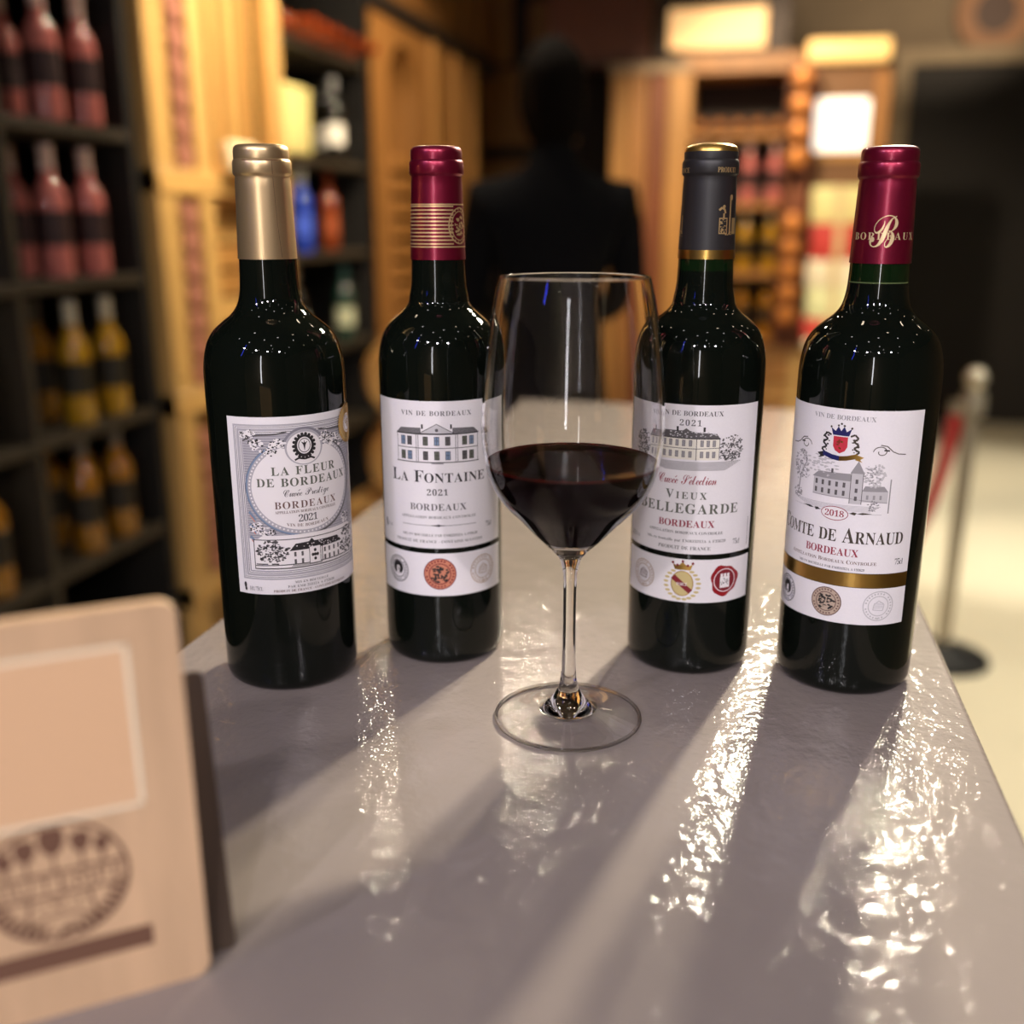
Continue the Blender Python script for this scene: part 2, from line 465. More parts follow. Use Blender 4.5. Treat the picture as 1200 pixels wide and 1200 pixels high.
def medal(lab, rm, ang, u, v, r, c1, c2, bg=None, style='face', seed=1):
    A = Art()
    if bg: A.disk(bg, u, v, r, lay=1, n=32)
    A.ring(c1, u, v, r, r, r * .07, 2)
    A.ring(c1, u, v, r * .68, r * .68, r * .06, 2)
    n = 26
    for i in range(n):      # tiny legend round the rim
        a = 2 * math.pi * i / n
        if i % 9 == 4: continue
        A.disk(c1, u + r * .82 * math.cos(a), v + r * .82 * math.sin(a), r * .07, r * .07, 2, n=5, ph=a)
    q = random.Random(seed)
    if style == 'face':
        for k in range(46):
            a = q.random() * 6.28; d = q.random() ** .5 * r * .56
            A.disk(c2, u + d * math.cos(a), v + d * math.sin(a), r * .09 * (.5 + q.random()), r * .07, 3, n=6, ph=q.random() * 3)
        A.disk(bg or WHT, u - r * .2, v + r * .1, r * .1, r * .07, 4, n=8); A.disk(bg or WHT, u + r * .2, v + r * .1, r * .1, r * .07, 4, n=8)
        A.rect(bg or WHT, u - r * .04, v - r * .22, u + r * .04, v + r * .05, 4)
        A.rect(bg or WHT, u - r * .2, v - r * .36, u + r * .2, v - r * .3, 4)
    elif style == 'bust':
        A.disk(c2, u, v + r * .1, r * .5, r * .5, 3, n=20)
        A.poly(WHT, [(u - r * .18, v - r * .5), (u - r * .12, v + r * .2), (u + r * .16, v + r * .3), (u + r * .2, v - r * .5)], 4)
        A.scribble(c2, u - r * .1, v - r * .4, u + r * .2, v + r * .3, 8, r * .07, 5, seed)
    else:
        A.line(c2, [(u - r * .35, v - r * .25), (u - r * .3, v + r * .1), (u, v + r * .36), (u + r * .36, v + r * .1), (u + r * .3, v - r * .3), (u - r * .35, v - r * .25)], r * .05, 3)
        for k in range(4):
            A.line(c2, [(u - r * .3, v - r * .12 + k * r * .1), (u + r * .3, v - r * .1 + k * r * .1)], r * .035, 3)
        A.disk(c1, u, v - r * .83, r * .08, lay=3, n=5)
    return A.build('medal', const(rm), ang, lab)

# ---- 1: LA FLEUR DE BORDEAUX (champagne capsule)
rm, hgt = 39.0, 302
b1 = make_bottle('red wine bottle with champagne-gold capsule and ornate oval-framed label, beside the wooden sign', (-.2577, .5321), rm, hgt, 245)
gold_cap = mat('champagne foil', rgb(214, 184, 140), .33, .85)
c = make_capsule(b1, gold_cap, hgt)
A = Art(); S = ink('seam brown', 120, 86, 58)
A.line(S, [(9.0, 244), (7.4, 262), (6.3, 285)], .28); A.line(S, [(6.3, 286.5), (6.2, 294)], .3)
A.line(S, [(-10, 293.8), (-3, 293.4), (4, 293.6), (12, 293.8)], .35)
def capr1(v): return cap_r(v) + .25 if v < 286 else 15.65
A.build('foil_seam', capr1, 22, c, base=.05)
ang = 43
lab = label_sheet(b1, rm, ang, -41.4, 44.5, 60.8, 161.8)
A = Art()
BG = ink('engraved grey', 178, 174, 182); BGD = ink('engraving lilac', 132, 128, 140)
for i, (o, m, wd) in enumerate(((0, BG, 1.0), (1.4, G1, .3), (2.2, BG, 1.4), (4.0, G1, .35), (4.9, BGD, .5))):
    A.frame(m, -37.6 + o, 69.5 + o, 40.8 - o, 157.8 - o, wd, 1)
A.rect(BG, -32, 93.5, 35.2, 152.4, 1)
# engraved hatch lines
for k in range(42):
    v = 94 + k * 1.4
    A.line(BGD, [(-32, v), (35.2, v)], .34, 2)
for k in range(6):
    A.line(SLA, [(-31, 130 - k * 7), (-27.5, 126 - k * 7.2)], 1.5, 3)
    A.line(COP, [(-30.5, 128 - k * 7), (-28, 125 - k * 7.2)], .6, 3)
ocu, ocv = 1.2, 122.5
A.disk(G1, ocu, ocv, 33.4, 28.4, 4, 64)
A.ring(SLA, ocu, ocv, 33.2, 28.2, 1.3, 4.5, 64, 100, 260)
A.disk(BG, ocu, ocv, 32.2, 27.2, 5, 64)
for i in range(84):
    a = 2 * math.pi * i / 84
    A.disk(WHT, ocu + 31 * math.cos(a), ocv + 26 * math.sin(a), .55, lay=5.5, n=6)
A.disk(WHT, ocu, ocv, 29.8, 24.8, 6, 64)
A.ring(BGD, ocu + .4, 144.4, 12.2, 11.2, 1.3, 6.2, 40, 0, 180)
A.disk(BG, ocu + .4, 144.4, 10.9, 9.9, 6.4, 40); A.disk(WHT, ocu + .4, 144, 9.8, 8.9, 6.6, 40)
# leafy corner scrolls
for cu, cv, sd in ((-25, 147, 1), (-18, 143, 2), (-13, 147, 9), (20, 146.5, 3), (27, 145, 4), (15, 148.5, 8), (-27, 100, 5), (29, 99, 6), (-28.5, 152, 7), (-21, 97, 10)):
    A.scribble(WHT, cu - 4.2, cv - 3.0, cu + 4.2, cv + 3.0, 22, 1.0, 7, sd)
    A.scribble(K, cu - 4.2, cv - 3.0, cu + 4.2, cv + 3.0, 18, .55, 7.5, sd + 30)
for s_ in (-1, 1):
    pts = [(ocu + s_ * (9 + 24 * f), 153.6 - 5 * f * f - .8 * math.sin(f * 6)) for f in [i / 12 for i in range(13)]]
    A.line(G1, pts, .8, 7)
A.build('frame_ornament', const(rm), ang, lab)
A = Art()
A.disk(K, 1.5, 145.2, 5.6, 6.2, 1, 26)
for i in range(18):
    a = 2 * math.pi * i / 18
    A.disk(K, 1.5 + 6.0 * math.cos(a), 145.2 + 6.6 * math.sin(a), .95, lay=1, n=6)
A.disk(WHT, 1.5, 145.4, 4.1, 4.7, 2, 24); A.ring(K, 1.5, 145.4, 3.5, 4.0, .4, 3, 24)
A.poly(K, [(1.5, 142.2), (.9, 145.6), (-.3, 147.6), (1.2, 146.8), (1.5, 148.6), (1.8, 146.8), (3.3, 147.6), (2.1, 145.6)], 3)
A.line(K, [(-4.2, 137.6), (-2, 138.6), (1.5, 137.9), (5, 138.6), (7.2, 137.6)], 1.0, 2)
A.build('crest', const(rm), ang, lab, base=.45)
A = Art()
A.text(OLV, 'LA FLEUR', -17.2, 20.7, 129.6, 4.6, 'serif', 1); A.text(OLV, 'DE BORDEAUX', -25.5, 29.2, 123.2, 4.6, 'serif', 1)
A.text(G1, 'Cuvee Prestige', -11.4, 15.4, 117.4, 1.9, 'script', 1); A.line(G1, [(-3.2, 120.2), (-2.2, 121.0)], .3)
A.text(BRN, 'BORDEAUX', -16.5, 20.2, 110.6, 4.0, 'serif_thin', 1)
A.text(BRN, 'APPELLATION BORDEAUX CONTROLEE', -16.5, 20.0, 107.9, 1.5, 'serif_thin', 1)
A.text(G1, '2021', -4, 7, 102.6, 3.9, 'serif_thin', 1)
A.text(BRN, 'VIN DE BORDEAUX', -10.6, 14.0, 99.6, 1.7, 'serif_thin', 1, arc=1.2)
A.text(G1, 'MIS EN BOUTEILLE', -8, 12, 67.0, 1.3, 'serif_thin', 1)
A.text(G1, 'PAR EMB 33312A A F33620', -12, 16, 64.6, 1.3, 'serif_thin', 1)
A.text(BRN, 'PRODUIT DE FRANCE - CONTAINS SULPHITES', -20, 25, 62.2, 1.35, 'serif_thin', 1)
A.disk(K, -36.6, 66.0, .8, 1.8, 1, 8); A.disk(K, -36.3, 63.6, .7, 1.0, 1, 8)
A.text(G2, '14% 75CL', -34, -26, 63.0, 2.3, 'serif_thin', 1)
A.build('lettering', const(rm), ang, lab, base=.42)
A = Art()      # engraved estate with trees in its own frame
A.rect(WHT, -29.5, 76.6, 38.0, 93.0, 1); A.poly(WHT, [(-29.5, 92), (-24, 95.5), (31, 95.5), (38, 92)], 1)
A.frame(K, -29.6, 76.0, 38.0, 93.2, .45, 2)
A.scribble(G1, -28.6, 80, -10, 92.5, 90, .8, 3, 11); A.scribble(K, -28, 79.6, -10.5, 92, 70, .6, 3.5, 12)
A.scribble(WHT, -27, 81, -11, 92, 40, .5, 4, 19)
A.poly(K, [(-10, 86.2), (-6.5, 90.2), (1, 90.6), (2.6, 92.4), (4.2, 90.6), (20, 90.4), (23.5, 86.6)], 3)
A.scribble(WHT, -8, 87, 22, 90, 26, .4, 4, 15)
for k, u in enumerate((-7, -3, 10.5, 13.6, 17, 20.5)):
    A.rect(G1, u - .6, 78.4, u + .6, 81.2, 3); A.rect(G1, u - .6, 82.8, u + .6, 85.4, 3)
A.frame(K, .8, 77.4, 7.8, 87.6, .35, 4); A.rect(WHT, 1.15, 77.7, 7.45, 87.3, 3.8)
for du, dv in ((0, 2.6), (-1.4, 0), (1.4, 0), (0, -2.4), (0, 0)): A.disk(K, 4.3 + du, 82.5 + dv, .85, 1.0, 5, 8)
A.line(K, [(8.8, 78), (8.8, 87.6)], .5, 3)
A.scribble(K, 22, 78.5, 37, 87, 75, .7, 3, 13); A.scribble(G1, 24, 87, 36, 93.6, 34, .7, 3, 14, 1.6); A.scribble(WHT, 24, 79, 36, 88, 22, .45, 4, 18)
A.line(K, [(-29, 78), (-10, 78.3), (38, 77.8)], .5, 3); A.rect(K, -28.6, 78.6, -22, 79.2, 3); A.rect(K, -20, 78.6, -16, 79.3, 3)
for k in range(16): A.line(K, [(-9 + k * 1.1, 76.9), (-7.8 + k * 1.1, 77.8)], .35, 3)
A.build('chateau_drawing', const(rm), ang, lab, base=.42)
# gold sticker overlapping the label edge
A = Art()
for i in range(36):
    a = 2 * math.pi * i / 36
    A.disk(GLD, 37 + 10.6 * math.cos(a), 152.5 + 10.6 * math.sin(a), .9, lay=1, n=6)
A.disk(GLD, 37, 152.5, 10.7, lay=1, n=36); A.ring(PGLD, 37, 152.5, 9.4, 9.4, .5, 2); A.disk(WHT, 37, 152.5, 5.6, lay=2, n=24); A.ring(GLD, 37, 152.5, 4.8, 4.8, .5, 3)
A.scribble(GLD, 34.5, 150, 39.5, 155, 14, .7, 3, 21)
tag(A.build('gold_seal', const(rm), ang, b1, base=.85), 'round gold award sticker at the label edge')

# ---- 2: LA FONTAINE (red capsule with gold stripes)
rm, hgt = 36.8, 303.5
b2 = make_bottle('red wine bottle with gold-striped crimson capsule and country-house label, left of the wine glass', (-.1765, .5866), rm, hgt, 248)
crim = noisy(mat('crimson foil', rgb(132, 20, 52), .32, .75, Coat_Weight=.4, Coat_Roughness=.2), 60, .12, .12, 40)
c = make_capsule(b2, crim, hgt, z0=241.5)
A = Art(); STR = mat('gold stripe print', rgb(226, 190, 140), .35, .6)
for k in range(11):
    v = 250.0 + k * 2.05
    for s in range(24):
        u0 = -34 + s * 3.0
        if -34 + s * 3.0 > 8 and u0 < 24: continue
        A.rect(STR, u0, v, u0 + 3.0, v + .85)
for v in (248.4, 271.6): A.rect(STR, -36, v, 36, v + .7)
A.ring(STR, 16, 260.3, 8.4, 10.2, .7, 1, 40); A.ring(STR, 16, 260.3, 6.6, 8.2, .5, 1, 40); A.scribble(STR, 11.5, 255, 20.5, 266, 46, .8, 1, 5)
for i in range(18):
    a = 2 * math.pi * i / 18; A.disk(STR, 16 + 7.4 * math.cos(a), 260.3 + 9.1 * math.sin(a), .5, lay=1, n=5)
A.build('gold_stripes', lambda v: cap_r(v) + .25, 12, c, base=.05)
ang = 12
lab = label_sheet(b2, rm, ang, -45.5, 45.5, 75.8, 164)
band = label_sheet(b2, rm, ang, -45.5, 45.5, 45.8, 72.6, name='medal_label')
A = Art()
A.text(G1, 'VIN DE BORDEAUX', -21.6, 21, 155.6, 2.7, 'serif_thin')
A.text(K, 'La Fontaine', -30, 30, 116.2, 7.0, 'serif_thin', small=.78)
A.text(K, '2021', -6.2, 6.2, 108.4, 3.6, 'serif_thin')
A.text(G1, 'BORDEAUX', -17, 17.2, 99.2, 4.0, 'serif_thin')
A.text(G1, 'APPELLATION BORDEAUX CONTROLEE', -23.4, 23.6, 94.2, 1.6, 'serif_thin')
A.line(G1, [(-22.8, 90), (23.6, 90)], .28); A.disk(K, 0.4, 90, 1.0, .8, n=10); A.poly(G1, [(-6, 90), (-.6, 90.5), (6.6, 90), (-.6, 89.5)], 1)
A.text(G1, 'MIS EN BOUTEILLE PAR EMB33312A A F33620', -23, 24.4, 83.2, 1.5, 'serif_thin')
A.text(G1, 'PRODUIT DE FRANCE - CONTAINS SULFITES', -28.4, 28, 79.2, 1.7, 'serif_thin')
A.text(G1, '75cl', 31.2, 36, 86.2, 3.0, 'serif_thin')
A.text(G2, '14% vol.', -37.4, -32.4, 86.0, 2.2, 'serif_thin'); A.disk(K, -39.4, 88.4, .9, 1.7, n=8); A.disk(K, -39, 86, .9, 1.1, n=8)
A.build('lettering', const(rm), ang, lab)
A = Art()      # two-storey country house
A.frame(K, -25, 128, 25.4, 144.8, .3)
A.poly(G2, [(-25.6, 145), (-22, 148.2), (-9, 148.6), (-9, 145)], 1); A.poly(G2, [(9.4, 145), (9.4, 148.6), (22.4, 148.2), (26, 145)], 1)
for k in range(7):
    A.line(K, [(-25.4 + k * .5, 145.1 + k * .45), (-9.4, 145.2 + k * .5)], .22, 2); A.line(K, [(9.6, 145.2 + k * .5), (25.8 - k * .5, 145.1 + k * .45)], .22, 2)
A.poly(G3, [(-10, 145.2), (.3, 150.6), (10.4, 145.2)], 2); A.line(K, [(-10, 145.2), (.3, 150.8), (10.4, 145.2), (-10, 145.2)], .35, 3)
A.disk(G1, .3, 147.2, 1.0, lay=3, n=10)
for u in (-8.2, 8.6): A.rect(K, u - .5, 148, u + .5, 150.6, 3)
A.line(K, [(-25, 136.6), (25.4, 136.6)], .4); A.line(K, [(-25.6, 145), (26, 145)], .5, 2); A.line(K, [(-25.6, 128.2), (26, 128.2)], .5, 2)
for u in (-12, -10.8, 11.2, 12.4): A.line(K, [(u, 128), (u, 145)], .3, 2)
for j, v in enumerate((129.8, 138.4)):
    for i, u in enumerate((-20.6, -16.2, -6.4, .2, 6.6, 16.6, 21)):
        A.rect((OLV, SLA, G1)[(i + j) % 3], u - 1.25, v, u + 1.25, v + 4.8, 2); A.frame(K, u - 1.5, v - .2, u + 1.5, v + 5.0, .28, 3); A.line(K, [(u, v), (u, v + 4.8)], .25, 3); A.line(K, [(u - 1.3, v + 2.6), (u + 1.3, v + 2.6)], .22, 3)
A.rect(G2, -3, 127.2, 4, 128, 2)
A.build('chateau_drawing', const(rm), ang, lab)
medal(band, rm, ang, -28, 60.2, 8.4, G1, K, style='bust', seed=2)
medal(band, rm, ang, .6, 59.8, 9.9, DRED, K, bg=COP, seed=3)
medal(band, rm, ang, 28.6, 60.0, 9.2, TAN, TAN, style='map', seed=4)

# ---- 3: VIEUX BELLEGARDE (black capsule)
rm, hgt = 37.3, 303
b3 = make_bottle('red wine bottle with matte black capsule, gold crown and rim, right of the wine glass', (-.0232, .6055), rm, hgt, 236)
blk = mat('matte black foil', rgb(40, 37, 38), .42, .15)
gfoil = noisy(mat('gold leaf foil', rgb(212, 168, 88), .3, .95), 90, .2, .4, 70)
c = make_capsule(b3, blk, hgt, z0=242.4, topm=gfoil, band=GLD, dome=True)
A = Art(); GP = mat('dull gold print', rgb(190, 160, 110), .4, .5)
A.text(GP, 'PRODUIT', 4.6, 16.8, 288.4, 2.6, 'serif'); A.text(GP, 'FRANCE', -24, -11.8, 288.4, 2.6, 'serif')
A.build('capsule_lettering', const(15.65), 0, c, base=.06)
A = Art()
u = 9.6
A.frame(GP, u - 2.8, 256, u + 2.6, 264.6, .6); A.scribble(GP, u - 2.4, 256.2, u + 2.4, 264, 26, .5, 1, 6); A.rect(GP, u - .5, 264.6, u + .6, 267, 1)
A.line(GP, [(u - 3, 268.6), (u - 1.2, 270), (u + .4, 269), (u + 1, 267)], 1.2); A.disk(GP, u, 270.6, .9, n=8)
A.rect(GP, u + 4, 255.6, u + 5.2, 275, 1); A.disk(GP, u + 5.2, 275.4, 1.3, 1.6, n=10); A.scribble(GP, u + 1, 255.0, u + 9, 257, 10, .5, 1, 8); A.rect(GP, u + 6.4, 256, u + 10.4, 264.6, 1)
A.rect(GP, -17.5, 256, -16.7, 266, 1); A.scribble(GP, -20, 254, -16, 258, 10, .5, 1, 9)
A.build('gold_emblem', lambda v: cap_r(v) + .25, 0, c, base=.05)
ang = -3.9
lab = label_sheet(b3, rm, ang, -44.6, 44.6, 77.2, 164.4)
band = label_sheet(b3, rm, ang, -44.6, 44.6, 47.4, 74, name='medal_label')
A = Art()
A.text(G1, 'VIN DE BORDEAUX', -19.5, 18.4, 158.2, 2.7, 'serif_thin')
A.text(G1, '2021', -6.0, 6.2, 152.6, 3.3, 'serif_thin')
A.text(RED, 'Cuvee Selection', -17.5, 16.4, 118.8, 2.7, 'script'); A.line(RED, [(-7.2, 122.4), (-6.2, 123.4)], .4); A.line(RED, [(1.2, 122.4), (2.2, 123.4)], .4)
A.text(OLV, 'Vieux', -12.6, 11.2, 110.2, 5.0, 'serif', small=.8)
A.text(OLV, 'Bellegarde', -31.5, 31.2, 101.6, 6.6, 'serif', small=.86)
A.text(RED, 'BORDEAUX', -16.4, 16.6, 93.4, 4.0, 'serif')
A.text(G1, 'APPELLATION BORDEAUX CONTROLEE', -23, 22, 89.2, 1.6, 'serif_thin')
A.text(G1, 'Mis en bouteille par EMB33312A A F33620', -24.5, 24, 84.4, 1.6, 'serif_thin')
A.text(G1, 'PRODUIT DE FRANCE', -16, 15, 79.8, 2.0, 'serif_thin')
A.text(G1, '75cl', 29.2, 34.2, 82.4, 3.1, 'serif_thin'); A.text(G2, '14% vol.', -37.6, -31.6, 81.6, 2.6, 'serif_thin'); A.rect(K, -40, 81, -39, 84.6)
A.line(G2, [(41.6, 80), (41.6, 97)], .5)
A.build('lettering', const(rm), ang, lab)
A = Art()
CR = ink('cream wash', 232, 226, 214)
A.rect(CR, -21, 133.2, 17, 146, 1)
A.poly(G1, [(-21.4, 145.6), (-19, 149.6), (-4, 149.8), (-2, 151.2), (0, 149.8), (3.4, 149.0), (15, 148.4), (17.4, 145.2)], 2)
A.scribble(G3, -20, 146, 16, 149.4, 40, .5, 3, 41)
for u in (-16, -7, 8): A.rect(K, u - .6, 149.4, u + .6, 152, 3)
A.line(G1, [(-21, 139.6), (4, 139.6), (17, 140.2)], .35, 2); A.line(G1, [(4, 133), (4, 149)], .4, 2); A.line(G1, [(17, 133.4), (17, 146)], .35, 2); A.line(K, [(-21.5, 145.4), (4, 145.4), (17.4, 145.4)], .5, 3)
for j, v in enumerate((134.6, 141.0)):
    for u in (-18.4, -14.6, -10.8, -7, -3.2, .6, 7, 10.4, 13.8): A.rect(G2, u - .8, v, u + .8, v + 3.4, 2); A.frame(G1, u - .9, v - .1, u + .9, v + 3.5, .22, 3)
A.scribble(G1, 17, 132.4, 32.4, 147.4, 150, .65, 3, 42); A.scribble(WHT, 19, 134, 31, 147, 50, .4, 4, 43); A.scribble(K, 17, 132.4, 31, 138, 40, .5, 4, 44)
A.scribble(G1, -34, 132, -21, 148, 130, .65, 3, 45); A.scribble(WHT, -33, 134, -22, 147, 40, .4, 4, 46)
for k in range(9): A.line(G2, [(-32 + k * 2.2, 131.4 - k * .55), (31 - k * 1.2, 132.2 - k * .6)], .3, 2)
A.build('chateau_drawing', const(rm), ang, lab)
medal(band, rm, ang, -26.6, 60.6, 8.6, TAN, BRN, style='map', seed=8)
A = Art(); u, v = -.4, 59.6
A.disk(PGLD, u, v - .6, 6.4, 7.6, 1, 28); A.ring(GLD, u, v - .6, 6.6, 7.8, .5, 2)
for s in (-1, 1):
    for k in range(9):
        a = R(-80 + k * 17); A.disk(PGLD, u + s * 9.6 * math.cos(a), v - 1 + 9.4 * math.sin(a), 1.6, .8, 1, 8, ph=a * s)
A.poly(DRED, [(u - 6.6, v + 2.2), (u - 4.2, v + 4.4), (u + 6.2, v - 4.4), (u + 4, v - 6.4)], 3)
A.text(WHT, 'FORCE', u - 3.2, u + 3.0, v - 1.9, 1.9, 'serif', 4)
A.poly(GLD, [(u - 4.6, v + 7.8), (u - 5.8, v + 11.6), (u - 3.0, v + 9.8), (u, v + 12.6), (u + 3.0, v + 9.8), (u + 5.8, v + 11.6), (u + 4.6, v + 7.8)], 2)
for du, dv in ((-5.8, 12), (-3, 10.6), (0, 13), (3, 10.6), (5.8, 12)): A.disk(DRED, u + du, v + dv, .8, lay=3, n=8)
A.build('medal', const(rm), ang, band)
A = Art(); u, v = 25.2, 60.8
WAX = ink('wax red', 150, 22, 32, .3)
pts = []
for i in range(30):
    a = 2 * math.pi * i / 30; r = 9.2 + .7 * math.sin(3 * a + 1) + .4 * math.sin(7 * a)
    pts.append((u + r * math.cos(a), v + r * 1.02 * math.sin(a)))
for i in range(30): A.tri(WAX, (u, v), pts[i], pts[(i + 1) % 30], 1)
A.ring(WHT, u, v, 7.2, 7.2, .5, 2); A.disk(DRED, u, v, 6.5, lay=2, n=28)
A.rect(WHT, u - 3.2, v - 4.6, u + 3.2, v + 2.2, 3)
for du in (-2.2, 0, 2.2): A.rect(WHT, u + du - .8, v + 2.2, u + du + .8, v + 4.2, 3)
A.scribble(G1, u - 2.8, v - 4, u + 2.8, v + 1.6, 16, .45, 4, 9)
tag(A.build('wax_seal', const(rm), ang, band), 'red wax seal with castle')

# ---- 4: COMTE DE ARNAUD (plain red capsule)
rm, hgt = 38.5, 300.5
b4 = make_bottle('red wine bottle with plain crimson capsule and gold-banded white label, nearest the counter edge', (.0704, .5992), rm, hgt, 231, True)
c = make_capsule(b4, crim, hgt, z0=241)
A = Art(); CG = mat('cream gold print', rgb(232, 206, 160), .35, .4)
A.text(CG, 'BORDEAUX', -17.5, 18, 253.4, 3.6, 'serif_thin')
A.text(CG, 'B', -7.6, 6.4, 249.4, 8.0, 'script', 2)
A.build('capsule_lettering', lambda v: cap_r(v) + .25, -3, c, base=.06)
ang = -23.8
lab = label_sheet(b4, rm, ang, -45.6, 45.6, 44.8, 166.2)
CHAR = ink('charcoal gold', 66, 56, 46)
A = Art()
A.text(G2, 'VIN DE BORDEAUX', -17, 17.4, 160.2, 2.5, 'serif_thin')
A.text(CHAR, 'Comte de Arnaud', -39.6, 39.4, 92.2, 8.4, 'serif', small=.8)
A.text(RED, 'BORDEAUX', -15.6, 14.8, 84.4, 4.2, 'serif')
A.text(BRN, 'Appellation Bordeaux Controlee', -26.4, 25, 80.0, 2.2, 'serif_thin', small=.8)
A.text(G1, 'MIS EN BOUTEILLE PAR EMB33312A A F33620', -19.8, 18.8, 76.5, 1.3, 'serif')
A.text(G1, '75cl', 35.6, 41, 80.2, 3.3, 'serif_thin')
A.text(RED, '2018', -5.2, 5.4, 106.4, 3.4, 'serif_thin', 4)
A.build('lettering', const(rm), ang, lab)
A = Art()
A.disk(RED, .1, 108.1, 7.6, 4.0, 2, 36); A.disk(WHT, .1, 108.1, 7.2, 3.6, 3, 36)
for s, m in ((-1, K), (1, CHAR)):
    A.poly(m, [(s * 8, 109), (s * 11, 108.2), (s * 12, 109.6), (s * 10, 110)], 2); A.poly(m, [(s * 12, 109.2), (s * 15, 108.8), (s * 20, 109.6), (s * 15, 110)], 2)
A.rect(G3, -28, 109, 25, 109.3, 1)
# castle with pointed tower, pale engraving
A.rect(G3, -14, 117.5, 8, 127, 1); A.poly(G2, [(-15, 127), (-11, 130.6), (7, 131.2), (8, 127)], 1)
A.rect(G3, 7.4, 114.6, 13.6, 131.6, 2); A.poly(G2, [(6.8, 131.6), (10.6, 138.6), (14.2, 131.6)], 2); A.line(G1, [(7.4, 114.6), (7.4, 131.6)], .35, 3); A.line(G1, [(13.6, 114.6), (13.6, 131.6)], .35, 3)
A.rect(G3, 13.6, 116, 27.4, 122, 1); A.poly(G2, [(13.6, 122), (15, 125), (25, 125), (27.4, 122)], 1)
for u in (-12, -8, -4, 0, 4):
    A.rect(G1, u - .7, 118.6, u + .7, 121.4, 2); A.rect(G1, u - .7, 123.2, u + .7, 126, 2)
for v in (116.5, 121, 126): A.rect(G1, 9.8, v, 11.2, v + 2.4, 3)
for u in (16.5, 20, 23.5): A.rect(G2, u - .6, 117.6, u + .6, 120, 2)
A.line(G2, [(-14, 117.4), (8, 117.4), (27.4, 115.8)], .4, 2); A.rect(G1, -3.6, 130.6, -2.4, 133, 2)
A.scribble(G2, -31, 124, -18, 140, 75, .7, 2, 51); A.scribble(G3, -32, 122, -16, 141, 60, .8, 1, 52); A.scribble(G3, -16, 128, 0, 141, 55, .6, 1, 53, 1.8); A.scribble(G3, 13, 124, 25, 138, 75, .8, 1, 54); A.scribble(G2, 14, 126, 23, 136, 40, .5, 2, 55)
A.line(G2, [(-26, 114), (-24.6, 126)], .9, 2); A.scribble(G2, -30, 112.6, -22, 119, 50, .6, 2, 56); A.scribble(G2, 17, 110.6, 23, 117, 40, .5, 2, 57)
for k in range(6): A.line(G3, [(-28 + k * 2, 112.6 - k * .5), (24 - k, 113.6 - k * .6)], .3, 1)
A.line(G2, [(28.4, 110), (28.4, 129)], .7, 1)
A.build('chateau_drawing', const(rm), ang, lab)
A = Art()      # crowned shield with supporters and ribbon
A.poly(CRIM, [(-3.9, 153), (3.9, 153), (3.9, 147.6), (2.6, 145.2), (0, 143.8), (-2.6, 145.2), (-3.9, 147.6)], 2); A.scribble(GLD, -2, 146, 2, 151, 8, .6, 3, 61)
NAV = ink('navy foil', 38, 40, 96, .3)
A.poly(NAV, [(-4.4, 153.6), (-5.6, 157.6), (-3.0, 155.8), (-1.6, 158.6), (0, 156), (1.6, 158.6), (3.0, 155.8), (5.6, 157.6), (4.4, 153.6)], 2)
for du, dv in ((-5.6, 158), (-1.6, 159), (1.6, 159), (5.6, 158), (0, 160)): A.disk(CHAR, du, dv, .6, lay=3, n=7)
for s, m in ((-1, K), (1, CHAR)):
    A.line(m, [(s * 5.2, 153.5), (s * 7.6, 154.6), (s * 9.4, 152.6), (s * 7.0, 151), (s * 9.8, 149), (s * 7.4, 147), (s * 10.4, 145.4), (s * 8.4, 143.4)], 1.0, 2)
    A.scribble(m, s * 7.8 - 2.2, 144, s * 7.8 + 2.2, 154.6, 14, .55, 2, 62 + s)
A.poly(K, [(-13, 142.6), (-8.6, 144), (-8.6, 141), (-12.4, 139.8), (-11, 141.2)], 2); A.poly(GLD, [(13, 142.6), (8.6, 144), (8.6, 141), (12.4, 139.8), (11, 141.2)], 2)
A.poly(NAV, [(-9.4, 144.4), (-4, 142.8), (0, 142.3), (0, 139.7), (-4, 140.2), (-9.4, 141.8)], 3); A.poly(GLD, [(9.4, 144.4), (4, 142.8), (0, 142.3), (0, 139.7), (4, 140.2), (9.4, 141.8)], 3)
A.t = [(m, *[(p[0], p[1] - 2.0) for p in (x, y, z)], l) for m, x, y, z, l in A.t]
A.build('crest', const(rm), ang, lab)
for s in (-1, 1):
    A = Art(); P = []
    for k in range(34):
        a = k / 33 * 4.2 * math.pi / 2; r = 4.6 * (1 - k / 48)
        P.append((s * (17.6 + (4.4 - r * math.cos(a)) * .9), 145.0 + r * .72 * math.sin(a) - 1))
    A.line(CHAR, P, .45, 1); A.line(CHAR, [(s * 21, 147.8), (s * 24.5, 147.2), (s * 28, 144.2), (s * 31, 143), (s * 35.4, 142.6)], .5, 1); A.line(K, [(s * 23, 145), (s * 26, 144.8)], .8, 1)
    A.build('scroll', const(rm), ang, lab)
A = Art()
A.rect(GLD, -45.6, 66.8, 45.6, 75.0, 1); A.rect(CHAR, -45.6, 66.6, 45.6, 66.9, 2); A.rect(CHAR, -45.6, 74.9, 45.6, 75.2, 2)
tag(A.build('gold_band', const(rm), ang, lab), 'shiny gold foil band')
medal(lab, rm, ang, -29.6, 56, 8.2, G1, K, style='bust', seed=6)
medal(lab, rm, ang, -.2, 56.4, 8.6, BRN, K, bg=TAN, seed=7)
medal(lab, rm, ang, 28.6, 56.2, 8.9, G3, G3, style='map', seed=5)

